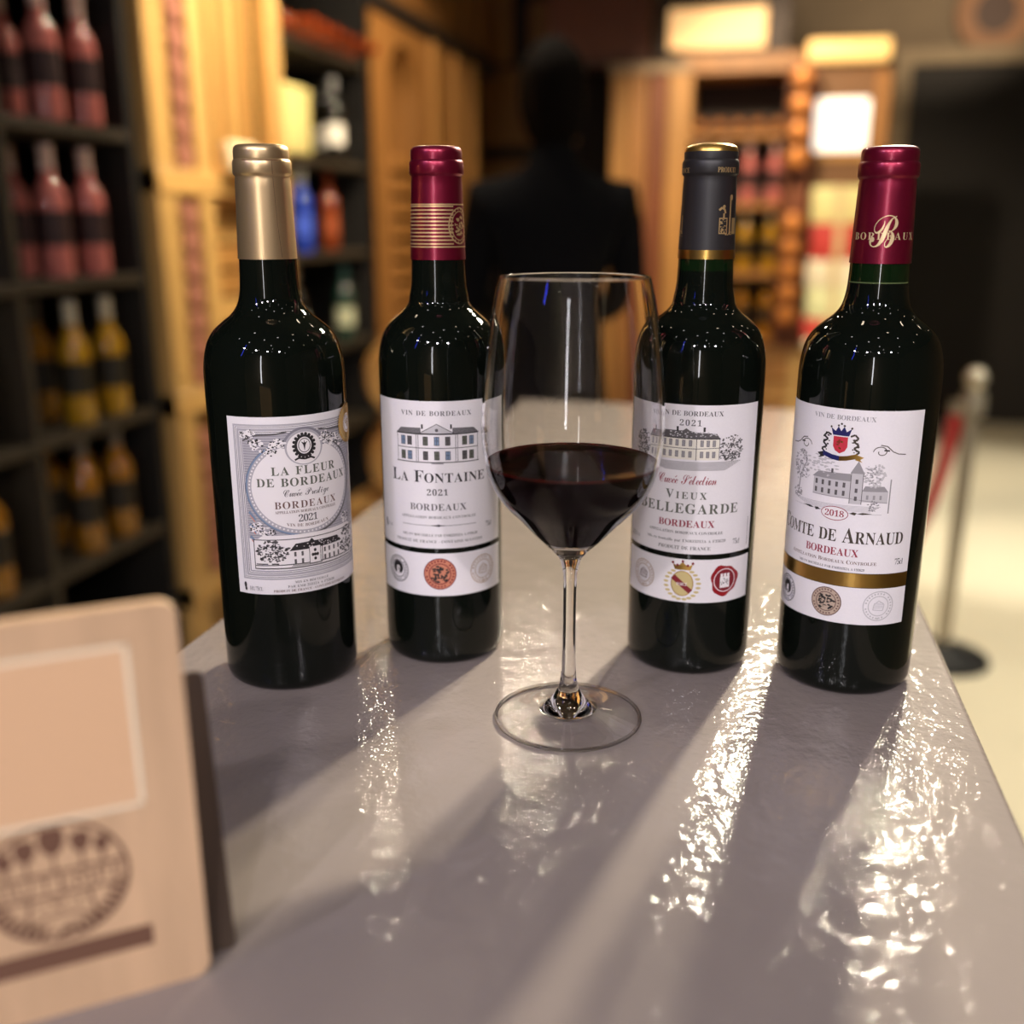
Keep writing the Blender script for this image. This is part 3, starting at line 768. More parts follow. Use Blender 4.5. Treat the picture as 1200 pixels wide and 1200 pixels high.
# ================================================================== THE WINE GLASS
GX, GY = -.0816, .502
glass_m = bpy.data.materials.new('clear crystal'); glass_m.use_nodes = True
nt = glass_m.node_tree; nt.nodes.remove(nt.nodes['Principled BSDF'])
gb = nt.nodes.new('ShaderNodeBsdfGlass'); gb.inputs['IOR'].default_value = 1.42; gb.inputs['Roughness'].default_value = 0
nt.links.new(gb.outputs[0], nt.nodes['Material Output'].inputs['Surface'])
foot_m = bpy.data.materials.new('foot crystal'); foot_m.use_nodes = True
nt = foot_m.node_tree; nt.nodes.remove(nt.nodes['Principled BSDF'])
lw = nt.nodes.new('ShaderNodeLayerWeight'); lw.inputs['Blend'].default_value = .5
pw = nt.nodes.new('ShaderNodeMath'); pw.operation = 'POWER'; pw.inputs[1].default_value = 5.0
ma = nt.nodes.new('ShaderNodeMath'); ma.operation = 'MULTIPLY_ADD'; ma.inputs[1].default_value = .9; ma.inputs[2].default_value = .045
tr = nt.nodes.new('ShaderNodeBsdfTransparent')
gs = nt.nodes.new('ShaderNodeBsdfGlossy'); gs.inputs['Roughness'].default_value = .02
mx = nt.nodes.new('ShaderNodeMixShader')
nt.links.new(lw.outputs['Facing'], pw.inputs[0]); nt.links.new(pw.outputs[0], ma.inputs[0]); nt.links.new(ma.outputs[0], mx.inputs[0])
nt.links.new(tr.outputs[0], mx.inputs[1]); nt.links.new(gs.outputs[0], mx.inputs[2]); nt.links.new(mx.outputs[0], nt.nodes['Material Output'].inputs['Surface'])
wg = thing('wine_glass', 'tall clear stemmed wine glass part filled with dark red wine, between the bottles', 'wine glass', (GX, GY, TOP))
outer = smooth_prof([(10.0, 97.0), (15.8, 102.6), (26.2, 113.6), (37.2, 125.6), (43.2, 138.5), (46.1, 155), (46.3, 168), (45.0, 186), (42.6, 208), (39.2, 227), (36.7, 237)], 6)
def wall(z): return .9 if z > 140 else .9 + (140 - z) / 45 * 1.5
inner = [(r - wall(z), z + (0.0 if z > 125 else (125 - z) / 28 * 2.6)) for r, z in outer]
foot = [(0, 3.6), (12, 3.0), (26, 1.3), (36, .25), (38.6, .2), (39.9, .7), (40.3, 1.4), (39.9, 2.1), (38, 2.6), (28, 3.9), (18, 6.0), (11.5, 9.4), (7.6, 14), (5.2, 19.5), (4.1, 26), (3.6, 38), (3.45, 60), (3.55, 78), (4.2, 87), (6.2, 93)]
LV = 144.0
up = smooth_prof(foot[7:], 4)
ft = [p for p in up if p[1] <= 7.5]; stm = [p for p in up if p[1] >= ft[-1][1]]
def mm(p): return [(r / 1000, z / 1000) for r, z in p]
mesh_obj('foot', lathe_me('glass foot', mm(foot[:7] + ft + [(0, ft[-1][1])]), foot_m, 96, angle=80), wg)
mesh_obj('foot_rim', lathe_me('foot rim', mm([(39.4 + 1.0 * math.cos(k * math.pi / 6), 1.25 + 1.0 * math.sin(k * math.pi / 6)) for k in range(13)]), glass_m, 96, angle=80), wg)
mesh_obj('stem', lathe_me('glass stem', mm([(0, ft[-1][1] + .05)] + stm + outer[:5] + [(0, outer[4][1])]), glass_m, 64, angle=80), wg)
bowl = outer[4:] + [(36.45, 237.35), (36.05, 237.35)] + inner[::-1][:-4]
mesh_obj('bowl', lathe_me('glass bowl', mm(bowl + [(0, inner[4][1])]), glass_m, 128, angle=80), wg)
wine_m = mat('red wine', (.0035, .0004, .0006), .5, Specular_IOR_Level=0.0)
wine_top = mat('red wine surface', (.006, .0005, .0008), .01, IOR=1.34)
wine_rim = mat('thin red wine', (.06, .007, .005), .05, IOR=1.34)
wp = [(0, inner[4][1] + .1)] + [(r + .15, z) for r, z in inner[5:] if z < LV - 1.6]
rl = next(r for r, z in inner if z >= LV)
wp += [(rl + .12, LV - .4), (rl + .12, LV + .9), (rl - .6, LV + .35), (rl - 2.2, LV), (rl * .6, LV), (0, LV)]
def wf(z): return 1 if z * 1000 > LV - .05 and z * 1000 < LV + .05 else 2 if z * 1000 >= LV - 1.2 else 0
mesh_obj('wine', lathe_me('wine', mm(wp), None, 96, wf, [wine_m, wine_top, wine_rim], angle=60), wg)

# ================================================================== THE WOODEN SIGN
birch = wood('pale birch ply', rgb(208, 172, 136), .6, axis=2, amount=.14, scale=70)
engr = mat('laser engraving brown', rgb(112, 78, 60), .8)
rot = math.atan2(.594, .805)
br = Vector((-.1743, .2773)); SW, SH = .092, .1445
ctr = br - Vector((.805, .594)) * (SW / 2)
sg = thing('table_sign', 'pale birch wood sign with engraved round wine-glass emblem, at the front of the counter', 'sign', (ctr.x, ctr.y, TOP), rot)
def rounded_board(name, wdt, hgt, th, rad, m, n=6):
    pts = []
    for cx, cy, a0 in ((wdt / 2 - rad, rad, -90), (wdt / 2 - rad, hgt - rad, 0), (-wdt / 2 + rad, hgt - rad, 90), (-wdt / 2 + rad, rad, 180)):
        for i in range(n + 1):
            a = R(a0 + 90 * i / n); pts.append((cx + rad * math.cos(a), cy + rad * math.sin(a)))
    bm = bmesh.new()
    f = [bm.verts.new((x, 0, z)) for x, z in pts]; b = [bm.verts.new((x, th, z)) for x, z in pts]
    bm.faces.new(f); bm.faces.new(b[::-1])
    for i in range(len(pts)):
        j = (i + 1) % len(pts); bm.faces.new((f[i], b[i], b[j], f[j]))
    return finish(bm, name, m)
board = mesh_obj('board', rounded_board('sign board', SW, SH, .004, .006, birch), sg)
tray = mesh_obj('back_rest', rounded_board('sign rest', SW, .104, .004, .003, wood('dark walnut', rgb(62, 44, 28), .6, amount=.2, scale=40)), sg, (.0105, .009, .001), (R(-20), 0, 0))
box('foot_block', -.03, .03, .002, .02, 0, .014, MATS['dark walnut'], sg)
A = Art(); A.rect(mat('cream print panel', rgb(226, 184, 144), .6), -34, 74, 29.5, 131.5, 1)
A.frame(mat('pale outline print', rgb(244, 226, 196), .6), -34.6, 73.4, 30.1, 132.1, 1.6, 2)
A.build('print_panel', None, 0, board, base=.05, flat=True)
A = Art(); u, v, r = 0.5, 51.5, 22.6
A.ring(engr, u, v, r, r, 1.4, 1, 72)
for du, hh, ww in ((-15, 11, 2.6), (-8.6, 13.5, 3.4), (-.4, 15.5, 4.2), (8.2, 13.5, 3.2), (14.6, 11, 2.5)):
    vv = v + hh
    A.poly(engr, [(u + du - ww * .8, vv + ww * 1.2), (u + du - ww, vv), (u + du - ww * .6, vv - ww), (u + du, vv - ww * 1.3), (u + du + ww * .6, vv - ww), (u + du + ww, vv), (u + du + ww * .8, vv + ww * 1.2)], 1)
    A.rect(engr, u + du - .45, v + 3, u + du + .45, vv - ww, 1)
A.rect(engr, u - 22.4, v + 3.2, u + 22.4, v + 4.4, 1); A.rect(engr, u - 22.0, v - 5.2, u + 22.0, v - 4.0, 1)
A.text(engr, 'BIUTEMPE', u - 20.6, u + 20.6, v - 3.2, 5.6, 'sans', 1)
for a in range(196, 345, 8):
    if a in (260, 268, 276): continue
    ca, sa = math.cos(R(a)), math.sin(R(a))
    A.line(engr, [(u + 17 * ca, v + 17 * sa), (u + 22 * ca, v + 22 * sa)], 1.9, 1)
A.line(engr, [(u - 9, v - 5), (u - 11, v - 17), (u - 6, v - 13), (u, v - 12), (u + 6, v - 13), (u + 11, v - 17), (u + 9, v - 5)], 1.0, 1)
A.scribble(engr, u - 7, v - 11, u + 7, v - 6, 10, 1.0, 1, 71); A.scribble(engr, u - 5, v - 21, u + 5, v - 17, 16, .9, 1, 72)
A.build('engraved_emblem', None, 0, board, base=.05, flat=True)
A = Art(); A.rect(engr, -29, 18.8, 28, 27.0, 1); A.build('engraved_bar', None, 0, board, base=.05, flat=True)

# ================================================================== SHELVES ON THE LEFT
blackwood = noisy(mat('black stained wood', rgb(20, 17, 14), .6), 20, .15)
shelfedge = noisy(mat('dark umber shelf', rgb(54, 46, 34), .6), 20, .15)
XS = -1.55
def shelf_unit(label, y0, y1, levels, dividers, top):
    t = thing('bottle_shelf', label, 'shelf', (XS - .2, (y0 + y1) / 2, 0))
    h = (y1 - y0) / 2; c0 = (y0 + y1) / 2
    box('back_panel', -.24, -.22, -h, h, 0, top, blackwood, t)
    for s in (-1, 1): box('side_panel', -.22, .2, s * h - .015, s * h + .015, 0, top, blackwood, t)
    box('top_panel', -.22, .2, -h, h, top - .03, top, blackwood, t)
    for z in levels: box('shelf_board', -.22, .2, -h + .015, h - .015, z - .028, z, shelfedge, t, bev=.003)
    for y in dividers: box('divider', -.2, .195, y - c0 - .012, y - c0 + .012, .06, top - .03, shelfedge, t)
    return t
LEV_A = (.20, .555, .88, 1.235, 1.585, 1.95)
shelf_unit('black wooden bottle shelf in the left foreground, holding rose and white wine', .75, 2.47, LEV_A, (1.38, 1.985), 2.4)
LEV_B = (.20, .56, .90, 1.255, 1.59, 1.97)
shelf_unit('black wooden shelf holding a cream carton and blue bottle, right of the slatted rack', 3.37, 4.19, LEV_B, (), 2.5)
# ---- shop bottles (lower detail, well out of focus)
def shop_me(body_m, key):
    p = [(0, .003), (.03, 0), (.036, .004), (.0375, .012), (.0375, .17), (.036, .19), (.031, .205), (.022, .216), (.0165, .228), (.0148, .25), (.0145, .262)]
    return lathe_me('shop bottle ' + key, p, body_m, 24)
cap_me_p = [(.0155, .245), (.0152, .285), (.0165, .287), (.0165, .296), (.0155, .300), (0, .300)]
lab_p = [(.0372, .06), (.0380, .06), (.0380, .135), (.0372, .135)]
lab_shade = [(.0372, .075), (.0380, .075), (.0380, .155), (.0372, .155)]  # dark band painted for the unlit middle of these bottles
KINDS = {}
def kind(key, body, cap, lab, brough=.06):
    KINDS[key] = (shop_me(mat('shop ' + key + ' glass', rgb(*body), brough, Coat_Weight=.5), key),
                  lathe_me('shop cap ' + key, cap_me_p, mat('shop cap ' + key, rgb(*cap), .3, .2), 20),
                  lathe_me('shop label ' + key, lab_shade if key in ('rose', 'white', 'amber') else lab_p, mat('shop label ' + key, rgb(*lab), .6), 24))
kind('rose', (200, 116, 110), (228, 196, 186), (56, 32, 34))  # pale cap paints the neck highlight, dark label the unlit middle
kind('white', (176, 132, 28), (196, 188, 170), (34, 28, 14))
kind('amber', (150, 100, 22), (104, 96, 90), (34, 26, 14))
kind('dark', (20, 18, 14), (150, 150, 150), (236, 232, 220))
kind('blue', (40, 66, 170), (170, 170, 160), (70, 100, 220))
kind('green', (30, 60, 50), (40, 70, 70), (206, 210, 176))
kind('copper', (120, 52, 24), (150, 60, 24), (150, 70, 30))
def shop_bottle(key, x, y, z, label, group, lie=None, rz=0):
    t = thing('wine_bottle', label, 'bottle', (x, y, z), rz, group)
    b, cp, lb = KINDS[key]
    for nm, me in (('glass_body', b), ('capsule', cp), ('label_wrap', lb)):
        o = mesh_obj(nm, me, t)
        if lie is not None:
            o.rotation_euler = lie
            o.location = (0, 0, .0375)
    return t
ORD = ('first', 'second', 'third', 'fourth', 'fifth', 'sixth', 'seventh', 'eighth', 'ninth', 'tenth', 'eleventh', 'twelfth', 'thirteenth', 'fourteenth', 'fifteenth', 'sixteenth')
ROWS = ((1.585, 'rose', 'pink rose bottle, highest visible shelf at far left', 2.21, 'rose bottles on the upper left shelf'),
        (1.235, 'rose', 'pink rose bottle, second visible shelf at far left', 2.18, 'rose bottles on the second left shelf'),
        (.88, 'white', 'pale gold wine bottle, third visible shelf at far left', 2.20, 'white wine bottles on the third left shelf'),
        (.555, 'amber', 'amber wine bottle, lowest visible shelf at far left', 2.18, 'amber wine bottles on the lowest left shelf'))
for z, key, lb, y0, gr in ROWS:
    for k in range(2):
        shop_bottle(key, XS - .045, y0 + k * .145, z, lb + (', next to the divider', ', nearer the golden rack')[k], gr)
    for k in range(2):
        shop_bottle(key if key != 'white' else 'amber', XS - .17, y0 + .03 + k * .145, z, lb + (', back row by the divider', ', back row nearer the rack')[k], gr + ', back row')
for k in range(3):
    shop_bottle('white', XS - .045, 1.52 + k * .15, .88, ORD[k] + ' pale gold wine bottle left of the shelf divider at the picture edge', 'bottles left of the divider')
    shop_bottle('amber', XS - .045, 1.54 + k * .15, .555, ORD[k] + ' amber wine bottle left of the lower shelf divider', 'amber bottles left of the divider')
    shop_bottle('rose', XS - .045, 1.50 + k * .15, 1.585, ORD[k] + ' rose bottle left of the upper shelf divider', 'rose bottles left of the divider')
# shelf B
tbox = thing('wine_carton', 'cream cardboard wine carton on the black shelf', 'carton', (XS - .1, 3.53, 1.59))
crm = mat('cream card', rgb(240, 226, 150), .6)
box('carton_body', -.1, .09, -.12, .12, 0, .225, crm, tbox, bev=.02, seg=3); box('carton_lid', -.102, .092, -.122, .122, .19, .232, crm, tbox, bev=.018, seg=3)
shop_bottle('dark', XS - .03, 3.90, 1.59, 'dark bottle with bright white label beside the cream carton', None)
shop_bottle('dark', XS - .15, 4.08, 1.59, 'dark bottle with white label at the back of the carton shelf', None)
shop_bottle('blue', XS - .03, 3.56, 1.255, 'cobalt blue bottle with silver cap on the middle black shelf', None)
shop_bottle('copper', XS - .08, 3.93, 1.255, 'copper-brown bottle on the middle black shelf', None)
shop_bottle('green', XS - .03, 3.93, .90, 'green bottle with pale cream label on the lower black shelf', None)
shop_bottle('dark', XS - .1, 3.62, .90, 'dark bottle standing left of the pale-labelled green bottle', None)
for k in range(7):
    shop_bottle('copper', XS - .20, 3.46 + k * .1, 1.97, ORD[k] + ' copper-red bottle from the left, lying on top of the black shelf', 'bottles lying on the top shelf', lie=(0, R(90), 0))

# ================================================================== SLATTED WOODEN RACK
oak = wood('golden pine', rgb(208, 166, 98), .5, 2, .22, 10)
oak2 = wood('honey pine', rgb(176, 128, 68), .5, 2, .25, 12)
oakh = wood('golden pine rail', rgb(212, 168, 98), .5, 1, .2, 10)
brownw = wood('red brown wood', rgb(120, 66, 34), .55, 2, .25, 12)
RY0, RY1, RX = 2.52, 3.33, XS + .03
rk = thing('wine_rack', 'tall golden pine wine rack with vertical slats, between the two black shelves', 'rack', (RX - .2, (RY0 + RY1) / 2, 0))
hy = (RY1 - RY0) / 2
def RYL(y): return y - (RY0 + RY1) / 2
for y0, y1 in ((RY0, RY0 + .10), (2.74, 2.82), (RY1 - .06, RY1)):
    box('post', .14, .2, RYL(y0), RYL(y1), 0, 2.6, oak, rk, bev=.004)
box('back_panel', -.2, -.18, -hy, hy, 0, 2.6, brownw, rk)
for z in (.30, .87, 1.47, 2.3): box('rail', .13, .205, -hy, hy, z - .035, z + .035, oakh, rk, bev=.005)
n = 9
for i in range(n):
    y0 = 2.83 + i * .049
    box('slat', .10 + .012 * (i % 2), .125 + .012 * (i % 2), RYL(y0), RYL(y0 + .042), 1.5, 2.6, (oak, oak2)[i % 3 == 1], rk, bev=.003)
for j in range(14):      # horizontal boards of the lower bays
    z0 = .32 + j * .082
    if .80 < z0 < .90: continue
    box('board', .09 + .01 * (j % 2), .115 + .01 * (j % 2), RYL(2.83), RYL(3.26), z0, z0 + .070, (oak2, oak)[j % 3 == 0], rk, bev=.003)
box('column_back', .0, .02, RYL(2.62), RYL(2.74), .335, 2.6, brownw, rk)
kind('cork', (110, 50, 32), (188, 130, 110), (120, 60, 40))
# necks of lying bottles in the narrow column
rk_me = lathe_me('rack bottle', [(0, 0), (.030, 0), (.0355, .006), (.036, .02), (.036, .16), (0, .165)], KINDS['cork'][1].materials[0], 18)
for bay, zb, nb in (('lowest', .336, 6), ('middle', .906, 7), ('top', 1.506, 10)):
    for k in range(nb):
        t = thing('wine_bottle', ORD[k] + ' bottle from the bottom in the ' + bay + ' bay of the golden rack', 'bottle', (RX - .1, 2.68, zb + k * .0735), 0, 'bottles in the rack column')
        mesh_obj('bottle_base', rk_me, t, (-.06, 0, .036), (0, R(90), 0))
cards = thing('price_card', 'bright cream card box lit on the middle rail of the golden rack', 'card', (RX + .03, 2.92, 1.505))
box('card_panel', -.02, .02, -.07, .11, 0, .085, mat('bright cream card', rgb(250, 236, 196), .6), cards, bev=.012, seg=2)
box('card_foot', -.025, .025, -.04, .08, 0, .012, crm, cards)

# ================================================================== ARCHED WOODEN CABINET, BEAM AND FRIEZE
amberw = wood('amber wood', rgb(160, 110, 56), .5, 2, .22, 8)
amberh = wood('amber wood slat', rgb(168, 116, 58), .5, 1, .22, 10)
AY0, AY1 = 4.24, 5.95
ac = thing('arched_cabinet', 'amber wood cabinet with an arched niche above slatted trays', 'cabinet', (XS - .15, (AY0 + AY1) / 2, 0))
ah = (AY1 - AY0) / 2
def AL(y): return y - (AY0 + AY1) / 2
# front panel with an arch cut out: built as strips round the opening
ny0, ny1, nz0, nz1 = 4.46, 4.90, .9, 1.90
bm = bmesh.new()
N_ = 14
arc = [(AL((ny0 + ny1) / 2) - (ny1 - ny0) / 2 * math.cos(math.pi * i / N_), nz1 + .22 * math.sin(math.pi * i / N_)) for i in range(N_ + 1)]
outl = [(AL(ny0), nz0)] + arc + [(AL(ny1), nz0)]
def quad(bm, a, b, c, d): bm.faces.new([bm.verts.new(p) for p in (a, b, c, d)])
H_ = 2.2
quad(bm, (.15, -ah, 0), (.15, AL(ny0), 0), (.15, AL(ny0), H_), (.15, -ah, H_))
quad(bm, (.15, AL(ny1), 0), (.15, ah, 0), (.15, ah, H_), (.15, AL(ny1), H_))
quad(bm, (.15, AL(ny0), 0), (.15, AL(ny1), 0), (.15, AL(ny1), nz0), (.15, AL(ny0), nz0))
for i in range(N_):
    quad(bm, (.15, arc[i][0], arc[i][1]), (.15, arc[i + 1][0], arc[i + 1][1]), (.15, arc[i + 1][0], H_), (.15, arc[i][0], H_))
for i in range(len(outl) - 1):
    quad(bm, (.15, *outl[i]), (.15, *outl[i + 1]), (.0, *outl[i + 1]), (.0, *outl[i]))
mesh_obj('arched_front', finish(bm, 'arched front', amberw), ac)
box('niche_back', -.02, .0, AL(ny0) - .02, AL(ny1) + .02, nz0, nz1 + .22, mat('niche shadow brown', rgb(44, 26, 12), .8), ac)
box('cabinet_case', -.25, -.02, -ah, ah, 0, H_, brownw, ac)
for j in range(8): box('tray', .02, .165, AL(ny0) + .01, AL(ny1) - .01, nz0 + .02 + j * .095, nz0 + .085 + j * .095, amberh, ac, bev=.004)
for y in (5.1, 5.5, 5.85): box('stile', .15, .175, AL(y) - .04, AL(y) + .04, 0, H_, oak2, ac, bev=.004)
beam = tag(box('beam', XS - .2, XS + .02, 4.22, 6.4, 2.2, 2.275, mat('dark cornice', rgb(34, 24, 16), .6)), 'dark wooden cornice beam on top of the arched cabinet', 'beam')
fr = thing('frieze_boxes', 'row of amber wood panels standing on the dark cornice beam', 'panelling', (XS - .12, 5.3, 2.275))
for k in range(4): box('frieze_panel', -.05, .08, -1.05 + k * .55, -.6 + k * .55, 0, .42, amberw, fr, bev=.006)

# kegs on a crate, left behind the counter
kr = thing('wooden_crate', 'low slatted pine crate carrying two small kegs', 'crate', (-1.14, 3.36, 0))
for j in range(4):
    for s in (-1, 1):
        box('slat', -.17, .17, s * .2 - .008, s * .2 + .008, .02 + j * .10, .10 + j * .10, oak2, kr, bev=.003)
for s in (-1, 1):
    for q in (-1, 1): box('corner_post', s * .15 - .015, s * .15 + .015, q * .17 - .015, q * .17 + .015, 0, .41, oak, kr)
box('top_board', -.17, .17, -.21, .21, .41, .43, oak, kr)
keg_stave = wood('keg stave oak', rgb(196, 150, 80), .5, 2, .2, 14)
def keg(z, label):
    t = thing('wine_keg', label, 'keg', (-1.14, 3.36, z), R(20))
    mesh_obj('keg_body', lathe_me('keg', [(0, .01), (.112, .01), (.115, 0), (.124, 0)] + smooth_prof([(.124, 0), (.136, .07), (.14, .15), (.136, .23), (.124, .3)], 3) + [(.115, .3), (.112, .29), (0, .29)], keg_stave, 28), t, (0, .15, .14), (R(90), 0, 0))
    for zz in (.05, .25): mesh_obj('hoop', lathe_me('hoop', [(.131, -.012), (.1335 if zz < .1 else .136, -.012), (.137, .012), (.133, .012)], mat('hoop iron', rgb(60, 56, 50), .45, .8), 28), t, (0, .15 - zz, .14), (R(90), 0, 0))
    return t
keg(.43, 'small oak keg lying directly on the pine crate')
keg(.712, 'small oak keg stacked on top of another keg')

# ================================================================== FAR WALL CABINETS
YC = 5.5
def cab_frame(label, x0, x1, z1, depth, m, name='wine_cabinet'):
    t = thing(name, label, 'cabinet', ((x0 + x1) / 2, YC + depth / 2, 0)); h = (x1 - x0) / 2; d = depth / 2
    return t, h, d
# tall panelled column
t = thing('panelled_column', 'tall honey wood column with upright boards behind the black-clad person', 'column', (-.535, YC + .12, 0))
for k in range(4):
    box('board', -.185 + k * .095, -.100 + k * .095, -.12 - .015 * (k % 2), .08, 0, 2.08, (oak2, amberw, brownw, oak2)[k], t, bev=.004)
box('column_cap', -.20, .205, -.145, .1, 2.08, 2.125, mat('pale capping', rgb(150, 128, 100), .6), t)
t = thing('brown_pelmet', 'dark red-brown pelmet board above the panelled column', 'pelmet', (-.74, YC + .12, 2.125))
box('pelmet_board', -.32, .2, -.1, .1, 0, .5, noisy(mat('russet board', rgb(92, 50, 30), .6), 8, .15), t, bev=.005)
box('pelmet_edge', -.33, .205, -.115, .1, 0, .035, mat('russet edge', rgb(70, 40, 26), .6), t)
# cabinet with bottles
t = thing('wine_cabinet', 'open wooden wine cabinet with dark interior behind the black-capped bottle', 'cabinet', (-.085, YC + .2, 0))
hw = .265
for s in (-1, 1): box('stile', s * hw - .03, s * hw + .03, -.2, .2, 0, 2.15, (oak2, amberw)[s > 0], t, bev=.004)
box('top_rail', -hw - .03, hw + .03, -.21, .2, 2.07, 2.16, amberw, t, bev=.004)
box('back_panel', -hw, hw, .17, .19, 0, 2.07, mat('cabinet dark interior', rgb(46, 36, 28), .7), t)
for z in (.44, .78, 1.12, 1.46, 1.80): box('shelf_board', -hw + .03, hw - .03, -.18, .17, z - .03, z, amberh, t, bev=.003)
kind('bronze', (150, 92, 46), (176, 116, 60), (160, 100, 50))
for z, nn, key, lb in ((1.80, 5, 'bronze', 'bronze bottle lying in the top row of the open cabinet'), (1.46, 4, 'rose', 'bottle with pinkish label in the second row of the open cabinet'), (1.12, 4, 'white', 'gold bottle in the third row of the open cabinet'), (.78, 4, 'amber', 'amber bottle in the lowest seen row of the open cabinet')):
    for k in range(nn):
        x = -.085 - hw + .075 + k * (2 * hw - .15) / (nn - 1)
        shop_bottle(key, x, YC + .30 if nn == 5 else YC + .1, z, ORD[k] + ' ' + lb.replace(' in the', ' from left in the').replace(' lying', '').replace(' standing', ''), 'bottles in the open cabinet, shelf at %d cm' % round(z * 100), lie=(R(90), 0, 0) if nn == 5 else None)
# lit panel above
t = thing('lit_sign', 'warm glowing blank sign panel above the open cabinet', 'sign', (-.21, YC + .1, 2.16))
box('sign_board', -.3, .34, 0, .06, 0, .28, mat('sign backing brown', rgb(58, 42, 30), .6), t)
box('glow_panel', -.245, .232, -.02, 0, .035, .225, glow('warm sign glow', (1.0, .60, .25), .62), t, bev=.008)
box('sign_rail', -.31, .35, -.015, .06, 0, .03, mat('sign backing brown', rgb(58, 42, 30), .6), t)
# round bottle bottoms in a vertical holder
ends = thing('bottle_tower', 'narrow upright holder of round copper bottle ends beside the glowing screen', 'rack', (.215, YC - .07, 0))
box('holder_back', -.075, .05, .0, .03, 0, 2.09, brownw, ends)
for s in (-.075, .042): box('holder_side', s, s + .008, -.1, .0, 0, 2.09, brownw, ends)
end_m = mat('copper bottle end', rgb(206, 132, 62), .4, .2)
e_me = lathe_me('bottle end', smooth_prof([(0, .02), (.03, .016), (.046, .006), (.05, -.01)], 3) + [(.05, -.06), (0, -.06)], end_m, 24)
for i, z in enumerate((2.03, 1.91, 1.79, 1.67, 1.36, 1.25, 1.14, 1.03, .92)):
    mesh_obj('bottle_end', e_me, ends, (-.012 , -.06, z), (R(90), 0, 0))
    box('peg', -.07, .045, -.09, 0, z - .06, z - .052, brownw, ends)
# poster stand with screen
t = thing('display_stand', 'wooden display stand with a bright white screen and yellow lamp bar', 'display', (.425, YC + .05, 0))
box('back_board', -.15, .2, .0, .03, 0, 2.2, mat('display tan board', rgb(120, 84, 50), .6), t)
box('stile', .13, .2, -.03, .0, 0, 2.06, amberw, t, bev=.004)
box('screen', -.145, .11, -.035, 0, 1.70, 1.945, glow('white screen', (1.0, .92, .80), 1.0), t, bev=.012)
box('screen_frame', -.15, .12, -.02, 0, 1.66, 1.70, oak2, t)
box('lamp_bar', -.205, .18, -.09, 0, 2.105, 2.205, glow('yellow lamp bar', (1.0, .62, .22), .55), t, bev=.02, seg=3)
cardcols = ((236, 226, 190), (206, 70, 60), (228, 232, 180), (240, 230, 200), (196, 60, 54), (224, 214, 150))
cz = 0.56
cl = ('red and cream wine carton', 'cream wine carton', 'pale green wine carton', 'off-white wine carton', 'brick red wine carton', 'yellow wine carton')
st = thing('carton_table', 'small brown table carrying the stacked cartons', 'table', (.415, YC - .15, 0))
box('table_top', -.135, .2, -.14, .12, .66, .70, oak2, st)
for s in (-.11, .175):
    for q in (-.12, .1): box('leg', s - .02, s + .02, q - .02, q + .02, 0, .66, oak2, st)
z = .70
for k, (cc, hh) in enumerate(zip(cardcols, (.11, .10, .15, .13, .17, .17))):
    o = thing('wine_carton', cl[k] + ' in the stack below the bright screen', 'carton', (.415 + .005 * (-1) ** k, YC - .15, z))
    m = mat('card %d' % k, rgb(*cc), .6)
    box('carton_body', -.125, .14, -.1, .1, 0, hh - .002, m, o, bev=.008, seg=2)
    box('tape', -.02, .02, -.102, .102, .01, hh, mat('card tape', rgb(214, 190, 140), .4), o)
    z += hh
# crates stacked low behind the right bottles
for k in range(2):
    o = thing('wooden_crate', ('lower' if k == 0 else 'upper') + ' brown wooden crate of the pair behind the right bottles', 'crate', (.02, 4.6, k * .42))
    for j in range(4):
        box('slat', -.26, .26, -.2, -.18, .01 + j * .1, .095 + j * .1, oak2 if (j + k) % 2 else amberh, o, bev=.003)
        box('slat', -.26, .26, .18, .2, .01 + j * .1, .095 + j * .1, oak2, o, bev=.003)
    for s in (-1, 1): box('end_panel', s * .25 - .01, s * .25 + .01, -.18, .18, 0, .41, amberw, o)
    box('bottom_board', -.25, .25, -.18, .18, 0, .02, oak2, o)
    for s in (-.2, .2): box('corner_post', s - .025, s + .025, -.21, -.2, 0, .415, oak, o)
# barrel-head plaque, right of the lamp bar
t = thing('barrel_plaque', 'round wooden barrel-head plaque high on the grey wall at right', 'plaque', (1.46, YF - .03, 2.665))
mesh_obj('outer_ring', lathe_me('ring', [(.13, 0), (.24, 0), (.24, .05), (.13, .05), (.13, 0)], mat('plaque rim', rgb(140, 96, 60), .6), 36), t, (0, .03, 0), (R(90), 0, 0))
mesh_obj('inner_disc', lathe_me('disc', [(0, 0), (.135, 0), (.135, .03), (0, .03)], mat('plaque disc', rgb(70, 46, 34), .6), 32), t, (0, .03, 0), (R(90), 0, 0))
# wood panels on the far wall, upper left
t = thing('wall_panelling', 'amber wood wall panels in dark frames left of the person', 'panelling', (-1.5, YF - .05, 0))
box('frame_board', -.5, .5, .0, .05, 0, 2.98, mat('dark panel frame', rgb(40, 28, 18), .7), t)
for x0, x1, z0, z1 in ((-.46, -.22, 2.45, 2.95), (-.10, .20, 2.50, 2.85), (-.46, .26, 1.9, 2.42), (-.46, .26, 1.0, 1.8)):
    box('panel', x0, x1, -.03, .0, z0, z1, amberw, t, bev=.008)

